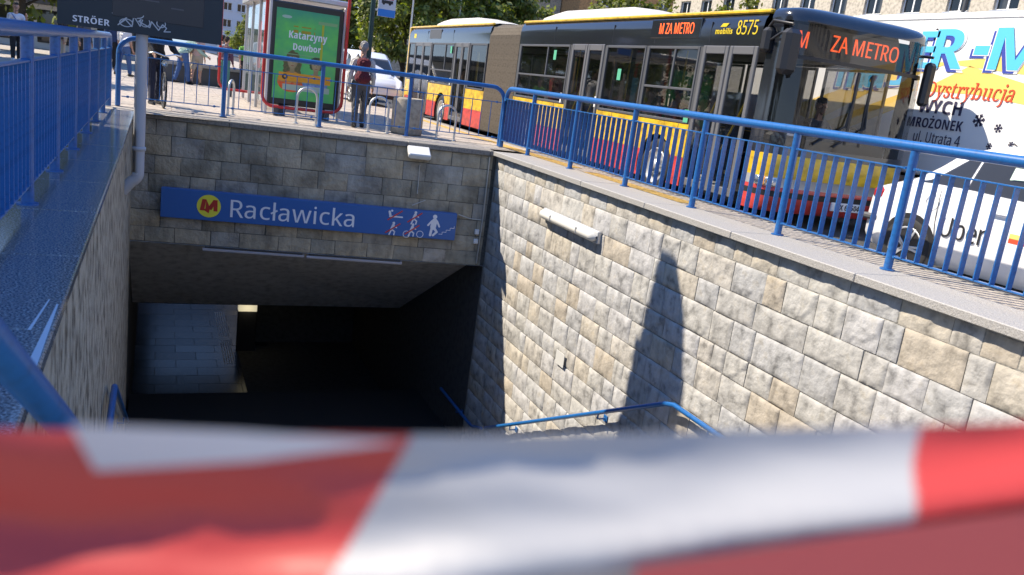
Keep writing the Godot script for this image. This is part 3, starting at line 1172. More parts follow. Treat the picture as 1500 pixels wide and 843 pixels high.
# a frame of four bars round an opening in the side, with its pane
func side_window(root: Node3D, z0: float, y0: float, z1: float, y1: float, x: float, fm: Material, gm: Material, bars := [], w := 0.045) -> void:
	var b := MB.new()
	b.box(Vector3(x - 0.012, y0, z0), Vector3(x + 0.03, y1, z0 + w), 0.006)
	b.box(Vector3(x - 0.012, y0, z1 - w), Vector3(x + 0.03, y1, z1), 0.006)
	b.box(Vector3(x - 0.012, y0, z0 + w), Vector3(x + 0.03, y0 + w, z1 - w), 0.006)
	b.box(Vector3(x - 0.012, y1 - w, z0 + w), Vector3(x + 0.03, y1, z1 - w), 0.006)
	for q in bars:
		if q[0] == "h":
			b.box(Vector3(x - 0.010, q[1] - 0.02, z0 + w), Vector3(x + 0.02, q[1] + 0.02, z1 - w), 0.006)
		else:
			b.box(Vector3(x - 0.010, q[2], q[1] - 0.025), Vector3(x + 0.02, y1 - w, q[1] + 0.025), 0.006)
	var f := part(root, "window_frame", b, fm)
	b = MB.new()
	b.quad(Vector3(x + 0.01, y0 + w * 0.5, z0 + w * 0.5), Vector3(x + 0.01, y0 + w * 0.5, z1 - w * 0.5), Vector3(x + 0.01, y1 - w * 0.5, z1 - w * 0.5), Vector3(x + 0.01, y1 - w * 0.5, z0 + w * 0.5))
	lpart(f, "pane", b, gm)


func bus_door(root: Node3D, z0: float, z1: float, fm: Material, gm: Material, bar: Material) -> void:
	var zm := (z0 + z1) * 0.5
	for s in [[z0, zm - 0.01], [zm + 0.01, z1]]:
		var b := MB.new()
		var x := BX
		b.box(Vector3(x - 0.012, 0.10, s[0]), Vector3(x + 0.03, 2.25, s[0] + 0.085), 0.01)
		b.box(Vector3(x - 0.012, 0.10, s[1] - 0.085), Vector3(x + 0.03, 2.25, s[1]), 0.01)
		b.box(Vector3(x - 0.012, 0.10, s[0] + 0.085), Vector3(x + 0.03, 0.22, s[1] - 0.085), 0.01)
		b.box(Vector3(x - 0.012, 2.13, s[0] + 0.085), Vector3(x + 0.03, 2.25, s[1] - 0.085), 0.01)
		var d := part(root, "door", b, fm)
		b = MB.new()
		b.quad(Vector3(x + 0.012, 0.2, s[0] + 0.05), Vector3(x + 0.012, 0.2, s[1] - 0.05), Vector3(x + 0.012, 2.15, s[1] - 0.05), Vector3(x + 0.012, 2.15, s[0] + 0.05))
		lpart(d, "pane", b, gm)
		b = MB.new()
		b.tube([Vector3(x + 0.06, 0.75, s[0] + 0.15), Vector3(x + 0.06, 1.45, s[1] - 0.15)], 0.016, 8)
		lpart(d, "grab_pole", b, bar)


func wheel(root: Node3D, c: Vector3, r: float, w: float, hub: Material, spokes := 0) -> void:
	# the wheel's outer face looks towards -x; c is the middle of that face
	var t := Transform3D(Basis(Vector3(0, 0, 1), Vector3(1, 0, 0), Vector3(0, 1, 0)), c)
	var b := MB.new()
	b.lathe([[r * 0.66, 0.012], [r * 0.72, 0.0], [r * 0.93, 0.0], [r, 0.03], [r, w - 0.03], [r * 0.93, w], [r * 0.5, w]], t, 28)
	var ty := part(root, "wheel", b, M["rubber"])
	b = MB.new()
	if spokes == 0:
		b.lathe([[0.0, -0.01], [r * 0.2, -0.01], [r * 0.24, 0.03], [r * 0.42, 0.06], [r * 0.58, 0.03], [r * 0.63, 0.006], [r * 0.675, 0.004], [r * 0.675, 0.04]], t, 24)
		for k in 10:
			var a := TAU * k / 10
			b.lathe([[0.0, -0.03], [0.022, -0.02], [0.024, 0.02]], t * Transform3D(Basis.IDENTITY, Vector3(cos(a) * r * 0.33, 0.03, sin(a) * r * 0.33)), 6, 0)
	else:
		b.lathe([[r * 0.62, 0.03], [r * 0.64, 0.004], [r * 0.70, 0.0], [r * 0.70, 0.05]], t, 28)
		b.lathe([[0.0, 0.006], [r * 0.13, 0.008], [r * 0.18, 0.03], [r * 0.18, 0.06]], t, 16)
		for k in spokes:
			for dd in [-0.11, 0.11]:
				var a: float = TAU * k / spokes + dd
				var rt := t * Transform3D(Basis(Vector3.UP, -a), Vector3.ZERO)
				b.box(Vector3(r * 0.12, 0.012, -0.016), Vector3(r * 0.66, 0.045, 0.016), 0.006, rt)
	lpart(ty, "rim", b, hub)
	if spokes > 0:
		b = MB.new()
		b.lathe([[0.0, 0.075], [r * 0.64, 0.075]], t, 20)
		lpart(ty, "brake", b, M["black_plastic"])


func loft_box(b: MB, x0: float, x1: float, y0: float, y1: float, z0: float, z1: float, inset: float) -> void:
	# a rounded roof box, higher in the middle and sloping down at both ends
	var rows := []
	for s in [[z0, 0.0], [z0 + 0.12, 0.55], [z0 + 0.75, 1.0], [z1 - 1.6, 0.95], [z1 - 0.3, 0.35], [z1, 0.0]]:
		var h: float = y0 + (y1 - y0) * s[1]
		rows.append([Vector3(x0, y0 - 0.02, s[0]), Vector3(x0 + 0.03, lerpf(y0, h, 0.6), s[0]), Vector3(x0 + inset, h, s[0]), Vector3((x0 + x1) * 0.5, h + 0.03 * s[1], s[0]), Vector3(x1 - inset, h, s[0]), Vector3(x1 - 0.03, lerpf(y0, h, 0.6), s[0]), Vector3(x1, y0 - 0.02, s[0])])
	b.sheet(rows, 4)


func front_curve(t: float, off: float, squeeze := 0.0) -> Vector3:
	var c := cos(t)
	var s := sin(t)
	var n := 2.0 / 4.6
	return Vector3(8.975 - (1.275 - squeeze) * signf(c) * pow(absf(c), n), 0, -9.90 + (0.62 + off * 0.7) * pow(absf(s), n))


func front_band(levels: Array, from := 0.0, to := 1.0, steps := 28) -> Array:
	# levels: [height, how far the face stands out, side squeeze]
	var rows := []
	for l in levels:
		var row := []
		for i in steps + 1:
			var p := front_curve(lerpf(from, to, float(i) / steps) * PI, l[1], l[2] if l.size() > 2 else 0.0)
			p.y = l[0]
			row.append(p)
		rows.append(row)
	return rows


func build_bus() -> void:
	var root := thing("articulated_bus", "long articulated city bus in yellow, red and black showing ZA METRO in orange", "bus", Vector3(8.97, -0.17, -19.0))
	var black := mat("bus_black", col(0.016, 0.018, 0.024), 0.16)
	black.clearcoat_enabled = true
	black.clearcoat = 0.8
	black.clearcoat_roughness = 0.08
	var yellow := mat("bus_yellow", col(0.80, 0.50, 0.010), 0.3)
	yellow.clearcoat_enabled = true
	yellow.clearcoat = 0.6
	var red := mat("bus_red", col(0.60, 0.045, 0.035), 0.3)
	red.clearcoat_enabled = true
	red.clearcoat = 0.6
	var dirt := ntex(0.014, 5, [gray(0.66), gray(0.88), gray(1.0), gray(1.0)], 512, 81)
	tri_map(yellow, dirt, null, Vector3(0.45, 0.7, 0.45))
	tri_map(red, dirt, null, Vector3(0.45, 0.7, 0.45))
	for z in [-28.35, -25.35, -23.95, -21.7, -18.65, -17.2, -16.6, -14.0, -13.2, -11.75]:
		var sb := MB.new()
		sb.box(Vector3(BX - 0.002, 0.07, z - 0.006), Vector3(BX + 0.01, 1.03, z + 0.006))
		part(root, "panel_seam", sb, M["dark_grey"])
	for z in [-26.6, -24.0, -17.0, -14.4, -12.9, -11.3]:
		var sb := MB.new()
		sb.box(Vector3(BX - 0.002, 2.28, z - 0.005), Vector3(BX + 0.02, 2.60, z + 0.005))
		part(root, "panel_seam", sb, M["black_plastic"])
	var dark: Material = M["dark_grey"]
	var frame := mat("window_bar", col(0.085, 0.088, 0.095), 0.45)
	var door_frame := mat("door_bar", col(0.13, 0.13, 0.135), 0.4)
	var pane := glass("bus_pane", Color(0.04, 0.05, 0.05), 0.62)
	var pole := mat("pole_yellow", col(0.75, 0.55, 0.02), 0.4)
	# lower panels on the visible side, and plain ones on the far side
	for p in [[-28.75, -27.95, 999.0], [-26.05, -23.72, -24.62], [-22.44, -20.98, 999.0], [-18.92, -16.10, -17.95], [-14.62, -11.46, -12.32]]:
		side_panel(root, "yellow_panel", p[0], 0.515, p[1], 1.035, BX, 0.04, yellow, p[2])
		side_panel(root, "red_panel", p[0], 0.06, p[1], 0.511, BX, 0.04, red, p[2])
	for p in [[-28.75, -20.98], [-18.92, -10.06]]:
		side_panel(root, "yellow_panel", p[0], 0.515, p[1], 1.035, BX2 - 0.04, 0.04, yellow)
		side_panel(root, "red_panel", p[0], 0.06, p[1], 0.511, BX2 - 0.04, 0.04, red)
	# upper black band and roof, one shell for each half
	for s in [[-28.78, -20.97], [-18.93, -10.06]]:
		var prof := [[BX, 2.24], [BX, 2.50], [BX + 0.02, 2.62], [BX + 0.07, 2.70], [BX + 0.20, 2.765], [BX + 0.6, 2.80], [8.975, 2.815]]
		var row := []
		for q in prof:
			row.append(Vector3(q[0], q[1], 0))
		for k in range(prof.size() - 2, -1, -1):
			row.append(Vector3(2.0 * 8.975 - prof[k][0], prof[k][1], 0))
		var rows := []
		for k in 9:
			var rr := []
			for q in row:
				rr.append(q + Vector3(0, 0, lerpf(s[0], s[1], k / 8.0)))
			rows.append(rr)
		var b := MB.new()
		b.sheet(rows, 5)
		part(root, "roof", b, black)
		b = MB.new()
		b.box(Vector3(BX + 0.035, 2.705, s[0]), Vector3(BX + 0.12, 2.765, s[1] if s[1] < -15.0 else -10.0), 0.02)
		part(root, "roof_trim", b, yellow)
		# inside: floor, ceiling lining
		b = MB.new()
		b.box(Vector3(BX + 0.08, 0.05, s[0] + 0.05), Vector3(BX2 - 0.08, 0.20, s[1] - 0.05))
		part(root, "floor", b, dark)
		b = MB.new()
		b.box(Vector3(BX + 0.08, 2.28, s[0] + 0.05), Vector3(BX2 - 0.08, 2.33, s[1] - 0.02))
		part(root, "ceiling", b, mat("lining", col(0.28, 0.28, 0.27), 0.7))
		b = MB.new()
		b.box(Vector3(BX2 - 0.10, 0.2, s[0] + 0.1), Vector3(BX2 - 0.06, 1.02, s[1] - 0.4))
		part(root, "side_lining", b, mat("lining_dark", col(0.10, 0.10, 0.11), 0.7))
	# windows of the visible side
	var q := [[-18.80, -16.16, [["h", 1.57], ["v", -17.25, 1.57]]], [-14.56, -13.12, []], [-13.05, -11.50, [["h", 1.57], ["v", -12.2, 1.57]]], [-26.0, -23.78, [["h", 1.45], ["v", -24.6, 1.45]]], [-22.36, -21.05, []], [-28.70, -27.95, []]]
	for w in q:
		side_window(root, w[0], 1.04, w[1], 2.235, BX, frame, pane, w[2])
	for z in [-16.13, -14.60, -13.085, -11.465, -18.87, -26.02, -23.74, -22.40]:
		var b := MB.new()
		b.box(Vector3(BX + 0.002, 0.2, z - 0.05), Vector3(BX + 0.07, 2.24, z + 0.05), 0.01)
		part(root, "pillar", b, dark)
	for d in [[-27.92, -26.08], [-23.68, -22.47], [-16.06, -14.66], [-11.42, -10.08]]:
		bus_door(root, d[0], d[1], door_frame, pane, pole)
	# far side windows
	for w in [[-28.6, -26.6], [-26.5, -24.0], [-23.9, -21.1], [-18.8, -16.2], [-16.1, -13.7], [-13.6, -11.7], [-11.5, -10.1]]:
		side_window(root, w[0], 1.04, w[1], 2.235, BX2 - 0.03, frame, pane, [])
	# seats and poles inside
	var seat := mat("bus_seat", col(0.03, 0.05, 0.13), 0.8)
	for z in [-27.0, -25.5, -24.6, -22.0, -18.2, -17.3, -16.5, -13.9, -13.0, -12.2]:
		for x in [8.05, 9.55]:
			var b := MB.new()
			b.box(Vector3(x, 0.58, z), Vector3(x + 0.42, 0.66, z + 0.42), 0.03)
			b.box(Vector3(x, 0.66, z - 0.06), Vector3(x + 0.42, 1.28, z + 0.02), 0.03)
			b.box(Vector3(x + 0.15, 0.2, z + 0.1), Vector3(x + 0.27, 0.58, z + 0.3), 0.02)
			part(root, "seat", b, seat)
	for z in [-26.2, -23.1, -17.6, -15.3, -13.3, -11.4]:
		var b := MB.new()
		b.tube([Vector3(8.65, 0.2, z), Vector3(8.65, 2.3, z)], 0.018, 8)
		part(root, "pole", b, pole)
	# bellows
	var rows := []
	for k in 25:
		var z := lerpf(-20.97, -18.93, k / 24.0)
		var o := 0.055 if k % 2 else 0.0
		var sag := 0.03 * sin(k / 24.0 * PI)
		rows.append([Vector3(BX + o, 0.06, z), Vector3(BX + o, 1.2, z), Vector3(BX + o, 2.45, z), Vector3(BX + 0.07 + o, 2.66 - sag, z), Vector3(BX + 0.3, 2.76 - o - sag, z), Vector3(8.975, 2.79 - o - sag, z), Vector3(BX2 - 0.3, 2.76 - o - sag, z), Vector3(BX2 - 0.07 - o, 2.66 - sag, z), Vector3(BX2 - o, 2.45, z), Vector3(BX2 - o, 1.2, z), Vector3(BX2 - o, 0.06, z)])
	var b := MB.new()
	b.sheet(rows, 0)
	part(root, "bellows", b, tri_map(mat("bellows_cloth", col(0.20, 0.165, 0.12), 0.85), M["grain"], M["grain_n"], Vector3(1.5, 1.5, 1.5), 0.5))
	# wheels
	for z in [-24.62, -17.95, -12.32]:
		wheel(root, Vector3(BX + 0.03, 0.28, z), 0.45, 0.28, M["galvanised"])
		b = MB.new()
		b.lathe([[0.53, 0.0], [0.53, 0.35]], Transform3D(Basis(Vector3(0, 0, 1), Vector3(1, 0, 0), Vector3(0, 1, 0)), Vector3(BX + 0.02, 0.28, z)), 24)
		part(root, "wheel_arch", b, M["black_plastic"])
		wheel(root, Vector3(BX2 - 0.31, 0.28, z), 0.45, 0.28, M["galvanised"])
	b = MB.new()
	b.box(Vector3(BX + 0.2, 0.0, -28.6), Vector3(BX2 - 0.2, 0.12, -21.0))
	b.box(Vector3(BX + 0.2, 0.0, -18.9), Vector3(BX2 - 0.2, 0.12, -10.2))
	part(root, "underbody", b, M["black_plastic"])
	# rear
	b = MB.new()
	b.box(Vector3(BX, 0.06, -28.86), Vector3(BX2, 1.1, -28.76), 0.03)
	b.box(Vector3(BX, 1.1, -28.86), Vector3(BX + 0.08, 2.74, -28.74), 0.03)
	b.box(Vector3(BX2 - 0.08, 1.1, -28.86), Vector3(BX2, 2.74, -28.74), 0.03)
	b.box(Vector3(BX + 0.08, 2.3, -28.86), Vector3(BX2 - 0.08, 2.76, -28.76), 0.03)
	part(root, "rear_body", b, yellow)
	b = MB.new()
	b.box(Vector3(BX + 0.08, 1.1, -28.84), Vector3(BX2 - 0.08, 2.3, -28.80))
	part(root, "rear_window", b, black)
	# roof boxes
	for s in [[-27.4, -22.5], [-18.9, -13.5]]:
		b = MB.new()
		loft_box(b, 8.15, 9.85, 2.80, 3.07, s[0], s[1], 0.28)
		part(root, "air_conditioner", b, mat("roof_cream", col(0.58, 0.55, 0.48), 0.5))
	# ---- front
	var low := part_band(root, "bumper", [[0.04, -0.06], [0.10, 0.02], [0.25, 0.03]], red)
	low.set_meta("label", "red front bumper")
	part_band(root, "bumper_slot", [[0.25, 0.0], [0.33, 0.0]], M["black_plastic"])
	part_band(root, "bumper", [[0.33, 0.03], [0.37, 0.03], [0.385, 0.01]], red)
	part_band(root, "headlight_strip", [[0.385, 0.01], [0.50, 0.012], [0.515, 0.02]], M["alu"])
	part_band(root, "front_panel", [[0.515, 0.024], [0.66, 0.03], [0.78, 0.02], [0.83, -0.005]], yellow)
	b = MB.new()
	b.sheet(front_band([[0.825, -0.006], [0.88, -0.010], [0.95, -0.014]]), 6)
	part(root, "windscreen_surround", b, black)
	var screen := glass("windscreen", Color(0.05, 0.06, 0.065), 0.30)
	b = MB.new()
	b.sheet(front_band([[0.95, -0.014], [1.4, -0.03], [1.8, -0.05], [2.10, -0.075], [2.14, -0.078]], 0.05, 0.95), 6)
	part(root, "windscreen", b, screen)
	b = MB.new()
	b.sheet(front_band([[2.14, -0.078], [2.35, -0.095], [2.60, -0.12]], 0.05, 0.95), 6)
	part(root, "display_glass", b, screen)
	b = MB.new()
	b.sheet(front_band([[2.115, -0.072], [2.165, -0.075]], 0.05, 0.95), 6)
	part(root, "glass_joint", b, M["black_plastic"])
	for s in [[0.0, 0.055], [0.945, 1.0]]:
		b = MB.new()
		b.sheet(front_band([[0.825, -0.004], [1.08, -0.012], [1.8, -0.045], [2.14, -0.07], [2.60, -0.115]], s[0], s[1], 6), 6)
		part(root, "corner_post", b, black)
	b = MB.new()
	var cap := front_band([[2.60, -0.118], [2.66, -0.13], [2.72, -0.17, 0.02], [2.77, -0.25, 0.08], [2.80, -0.36, 0.25]])
	var last := []
	for p in cap[-1]:
		last.append(Vector3(8.975 + (p.x - 8.975) * 0.6, 2.812, -10.2))
	cap.append(last)
	b.sheet(cap, 6)
	part(root, "roof_cap", b, black)
	# the lit destination board behind the glass
	b = MB.new()
	b.box(Vector3(7.88, 2.19, -9.750), Vector3(9.92, 2.58, -9.580))
	part(root, "destination_board", b, M["black_plastic"])
	var led := mat("led_orange", col(0.8, 0.12, 0.02), 0.6)
	led.emission_enabled = true
	led.emission = Color(1.0, 0.36, 0.14)
	led.emission_energy_multiplier = 0.85
	words(root, "lit_letters", "ZA METRO", Vector3(8.52, 2.30, -9.578), Vector3.RIGHT, Vector3.UP, 1.24, 0.215, led, false, 0.0, "Droid Sans")
	words(root, "lit_letters", "M", Vector3(7.93, 2.28, -9.578), Vector3.RIGHT, Vector3.UP, 0.17, 0.215, led, false)
	b = MB.new()
	b.box(Vector3(7.95, 0.25, -10.25), Vector3(10.1, 1.12, -9.72), 0.05)
	part(root, "dashboard", b, M["black_plastic"])
	b = MB.new()
	b.box(Vector3(9.05, 0.2, -11.6), Vector3(9.1, 2.1, -10.6), 0.01)
	part(root, "cab_partition", b, dark)
	b = MB.new()
	for k in 16:
		var a0 := TAU * k / 16
		var a1 := TAU * (k + 1) / 16
		var wt := Transform3D(Basis(Vector3.RIGHT, -0.5), Vector3(9.6, 1.2, -10.2))
		b.tube([wt * Vector3(cos(a0) * 0.24, 0, sin(a0) * 0.24), wt * Vector3(cos(a1) * 0.24, 0, sin(a1) * 0.24)], 0.018, 6, false)
	part(root, "steering_wheel", b, M["black_plastic"])
	# wipers
	for w in [[8.78, 8.86, 2.0], [9.14, 9.12, 2.0]]:
		b = MB.new()
		b.tube([Vector3(w[0] - 0.5, 1.02, -9.270), Vector3(w[0], 1.32, -9.265), Vector3(w[1], 1.72, -9.295)], 0.014, 6)
		b.box(Vector3(w[1] - 0.025, 1.06, -9.315), Vector3(w[1] + 0.025, 2.06, -9.285), 0.008)
		part(root, "wiper", b, M["black_plastic"])
	# headlights
	for s in [-1.0, 1.0]:
		for k in 4:
			var ang := 0.075 + 0.052 * k
			var p := front_curve(PI * (ang if s < 0 else 1.0 - ang), 0.012)
			var p2 := front_curve(PI * ((ang if s < 0 else 1.0 - ang) + 0.01), 0.012)
			var tang := (p2 - p).normalized()
			var nrm := Vector3(-tang.z, 0, tang.x)
			if nrm.z < 0:
				nrm = -nrm
			var t := Transform3D(Basis(nrm.cross(Vector3.UP).normalized(), nrm, Vector3.UP), p + Vector3(0, 0.448, 0))
			b = MB.new()
			b.lathe([[0.062, 0.0], [0.062, 0.022], [0.050, 0.026], [0.0, 0.012]], t, 14)
			part(root, "headlight", b, M["chrome"] if k != 1 else mat("amber", col(0.75, 0.35, 0.10), 0.3))
	# plate, line number card, maker's roundel
	b = MB.new()
	b.box(Vector3(8.82, 0.135, -9.265), Vector3(9.38, 0.255, -9.235), 0.004)
	var pl := part(root, "number_plate", b, M["white_paint"])
	words(root, "plate_text", "WX 69504", Vector3(8.88, 0.155, -9.234), Vector3.RIGHT, Vector3.UP, 0.46, 0.08, M["black_plastic"], true, 0.0, "Droid Sans", 0.002)
	pl.name = "number_plate"
	b = MB.new()
	b.box(Vector3(8.0, 1.10, -9.500), Vector3(8.24, 1.24, -9.492))
	part(root, "card", b, M["white_paint"])
	words(root, "card_text", "011", Vector3(8.02, 1.125, -9.491), Vector3.RIGHT, Vector3.UP, 0.19, 0.09, M["black_plastic"], true, 0.0, "Droid Sans", 0.001)
	# mirrors
	b = MB.new()
	b.tube([Vector3(7.72, 2.52, -9.96), Vector3(7.50, 2.56, -9.6), Vector3(7.58, 2.52, -9.30)], 0.022, 8)
	b.tube([Vector3(7.72, 2.30, -9.96), Vector3(7.56, 2.40, -9.5), Vector3(7.60, 2.48, -9.30)], 0.018, 8)
	part(root, "mirror_arm", b, M["black_plastic"])
	b = MB.new()
	b.box(Vector3(7.46, 1.88, -9.40), Vector3(7.72, 2.46, -9.20), 0.06)
	part(root, "mirror", b, M["black_plastic"])
	b = MB.new()
	b.box(Vector3(7.60, 2.16, -9.98), Vector3(7.76, 2.50, -9.80), 0.05)
	part(root, "mirror_bracket", b, M["black_plastic"])
	b = MB.new()
	b.tube([Vector3(10.1, 2.45, -9.600), Vector3(10.2, 2.44, -9.350)], 0.02, 8)
	part(root, "mirror_arm", b, M["black_plastic"])
	b = MB.new()
	b.box(Vector3(10.08, 1.75, -9.400), Vector3(10.24, 2.36, -9.260), 0.05)
	part(root, "mirror", b, M["black_plastic"])
	# side board, number and the yellow mark over the front door
	b = MB.new()
	b.box(Vector3(BX - 0.012, 2.36, -13.05), Vector3(BX + 0.05, 2.665, -11.58), 0.01)
	part(root, "side_board", b, black)
	words(root, "lit_letters", "M ZA METRO", Vector3(BX - 0.013, 2.43, -12.78), Vector3(0, 0, 1), Vector3.UP, 1.02, 0.17, led, false, 0.0, "Droid Sans", 0.003)
	words(root, "fleet_number", "8575", Vector3(BX - 0.002, 2.41, -10.66), Vector3(0, 0, 1), Vector3.UP, 0.48, 0.20, pole, false, 0.03, "Droid Sans", 0.003)
	words(root, "operator_name", "mobilis", Vector3(BX - 0.002, 2.42, -11.18), Vector3(0, 0, 1), Vector3.UP, 0.42, 0.085, pole, true, 0.03, "Droid Sans", 0.003)
	b = MB.new()
	b.prism(PackedVector2Array([Vector2(-11.08, 2.525), Vector2(-10.93, 2.525), Vector2(-10.87, 2.575), Vector2(-11.02, 2.575)]), 0.003, zy(BX - 0.003))
	part(root, "operator_mark", b, pole)
	b = MB.new()
	b.box(Vector3(BX - 0.004, 2.38, -28.2), Vector3(BX + 0.01, 2.52, -27.95))
	part(root, "yellow_label", b, pole)
	b = MB.new()
	b.box(Vector3(BX - 0.006, 2.36, -26.4), Vector3(BX + 0.02, 2.64, -25.2), 0.01)
	part(root, "rear_side_board", b, frame)
	for st in [[-16.9, 1.92, "g"], [-14.0, 1.62, "g"], [-16.3, 1.06, "w"], [-14.75, 1.08, "w"], [-11.62, 1.06, "g"], [-23.9, 1.06, "w"], [-26.15, 1.08, "w"], [-24.1, 1.95, "g"]]:
		b = MB.new()
		b.box(Vector3(BX - 0.016, st[1], st[0]), Vector3(BX - 0.013, st[1] + 0.2, st[0] + (0.13 if st[2] == "g" else 0.06)))
		part(root, "sticker", b, mat("sticker_green", col(0.10, 0.42, 0.25), 0.5) if st[2] == "g" else M["white_paint"])


func part_band(root: Node3D, called: String, levels: Array, m: Material) -> MeshInstance3D:
	var b := MB.new()
	b.sheet(front_band(levels), 6)
	return part(root, called, b, m)


# ------------------------------------------------------------------ truck
func build_truck() -> void:
	var x := 10.92
	var dz := 0.27
	var root := thing("delivery_truck", "white box truck with light blue and yellow lettering for frozen food, behind the bus", "truck", Vector3(12.4, -0.17, -10.5))
	var white := mat("truck_white", col(0.80, 0.80, 0.79), 0.35)
	var b := MB.new()
	b.box(Vector3(x, 0.75, -15.6), Vector3(13.6, 3.10, -6.9), 0.02)
	part(root, "cargo_box", b, white)
	b = MB.new()
	b.box(Vector3(x - 0.012, 3.085, -15.62), Vector3(13.61, 3.19, -6.88), 0.02)
	part(root, "roof_rail", b, white)
	b = MB.new()
	b.box(Vector3(x + 0.3, 0.35, -15.4), Vector3(13.3, 0.74, -4.6), 0.02)
	part(root, "chassis", b, M["black_plastic"])
	b = MB.new()
	b.box(Vector3(x + 0.02, 0.32, -13.2), Vector3(x + 0.06, 0.70, -8.6), 0.01)
	part(root, "side_guard", b, M["alu"])
	for z in [-13.9, -5.6]:
		wheel(root, Vector3(x + 0.08, 0.28, z), 0.45, 0.3, M["galvanised"])
		wheel(root, Vector3(13.1, 0.28, z), 0.45, 0.3, M["galvanised"])
	# cab
	b = MB.new()
	var rows := []
	for s in [[-6.75, 2.75, 0.05], [-5.4, 2.80, 0.05], [-4.75, 2.35, 0.10], [-4.5, 1.6, 0.12], [-4.42, 0.5, 0.14]]:
		rows.append([Vector3(x + s[2], 0.4, s[0]), Vector3(x + s[2], minf(1.4, s[1] - 0.1), s[0]), Vector3(x + s[2] + 0.1, s[1] - 0.12, s[0]), Vector3(x + 0.4, s[1], s[0]), Vector3(13.2, s[1], s[0]), Vector3(13.5 - s[2], s[1] - 0.12, s[0]), Vector3(13.6 - s[2], minf(1.4, s[1] - 0.1), s[0]), Vector3(13.6 - s[2], 0.4, s[0])])
	b.sheet(rows, 7)
	b.quad(rows[0][0], rows[0][2], rows[0][5], rows[0][7])
	part(root, "cab", b, white)
	b = MB.new()
	b.quad(Vector3(x + 0.045, 1.45, -6.1), Vector3(x + 0.045, 1.45, -4.95), Vector3(x + 0.12, 2.3, -5.2), Vector3(x + 0.12, 2.3, -6.1))
	part(root, "cab_window", b, glass("dark_glass", Color(0.03, 0.04, 0.045), 0.8))
	b = MB.new()
	b.quad(Vector3(x + 0.3, 1.55, -4.44), Vector3(13.3, 1.55, -4.44), Vector3(13.2, 2.35, -4.70), Vector3(x + 0.4, 2.35, -4.70))
	part(root, "cab_windscreen", b, M["dark_glass"])
	# lettering: laid on the side in layers of paint
	var uz := Vector3(0, 0, 1)
	var sky := mat("print_sky", col(0.10, 0.52, 0.86), 0.45)
	var navy := mat("print_navy", col(0.045, 0.07, 0.36), 0.45)
	var sand := mat("print_sand", col(0.86, 0.60, 0.16), 0.45)
	var whitep := mat("print_white", col(0.84, 0.84, 0.84), 0.45)
	var redp := mat("print_red", col(0.70, 0.08, 0.03), 0.45)
	var greyp := mat("print_grey", col(0.05, 0.045, 0.09), 0.45)
	for poly in [
		[[-13.4, 1.55], [-10.6, 2.42], [-8.6, 2.60], [-7.2, 2.55], [-7.2, 2.20], [-8.6, 2.32], [-10.0, 2.44], [-11.4, 1.95], [-12.6, 1.35]],
		[[-10.4, 2.02], [-9.6, 2.42], [-8.6, 2.20], [-7.4, 2.16], [-7.4, 1.62], [-8.5, 1.92], [-9.4, 2.02]],
		[[-12.9, 1.15], [-11.2, 1.80], [-10.5, 2.05], [-10.7, 1.75], [-11.8, 1.30], [-12.6, 0.95]],
	]:
		b = MB.new()
		var p2 := PackedVector2Array()
		for q in poly:
			p2.append(Vector2(q[0] + dz, q[1]))
		b.prism(p2, 0.003, zy(x - 0.003))
		part(root, "yellow_swoosh", b, sand)
	for l in [["m", -12.22, 2.0, 0.62, 0.42], ["a", -11.62, 2.02, 0.45, 0.45], ["J", -11.08, 2.08, 0.42, 0.58], ["E", -10.62, 2.36, 0.34, 0.56], ["R", -10.32, 2.37, 0.58, 0.58], ["-", -9.58, 2.58, 0.24, 0.13], ["M", -9.30, 2.38, 0.86, 0.58]]:
		var o := Vector3(x - 0.006, l[2], l[1] + dz)
		words(root, "letter_outline", l[0], o + Vector3(-0.0, -0.05, -0.07), uz, Vector3.UP, l[3] + 0.12, l[4] + 0.09, whitep, true, 0.06, "Droid Sans", 0.003)
		words(root, "letter_shadow", l[0], o + Vector3(-0.003, -0.045, -0.06), uz, Vector3.UP, l[3], l[4], navy, true, 0.06, "Droid Sans", 0.003)
		words(root, "letter_edge", l[0], o + Vector3(-0.006, -0.014, -0.018), uz, Vector3.UP, l[3] + 0.036, l[4] + 0.028, whitep, true, 0.06, "Droid Sans", 0.003)
		words(root, "letter", l[0], o + Vector3(-0.009, 0, 0), uz, Vector3.UP, l[3], l[4], sky, true, 0.06, "Droid Sans", 0.003)
	words(root, "red_script", "Dystrybucja", Vector3(x - 0.009, 1.87, -10.30 + dz), uz, Vector3.UP, 1.52, 0.32, redp, false, 0.16, "Droid Serif", 0.003)
	words(root, "grey_text", "WYCH", Vector3(x - 0.009, 1.70, -10.34 + dz), uz, Vector3.UP, 0.80, 0.20, greyp, true, 0.0, "Droid Sans", 0.003)
	words(root, "grey_text", "MROŻONEK", Vector3(x - 0.009, 1.475, -10.48 + dz), uz, Vector3.UP, 1.02, 0.19, greyp, true, 0.0, "Droid Sans", 0.003)
	words(root, "grey_text", "ul. Utrata 4", Vector3(x - 0.009, 1.25, -10.30 + dz), uz, Vector3.UP, 0.86, 0.17, greyp, false, 0.0, "Droid Sans", 0.003)
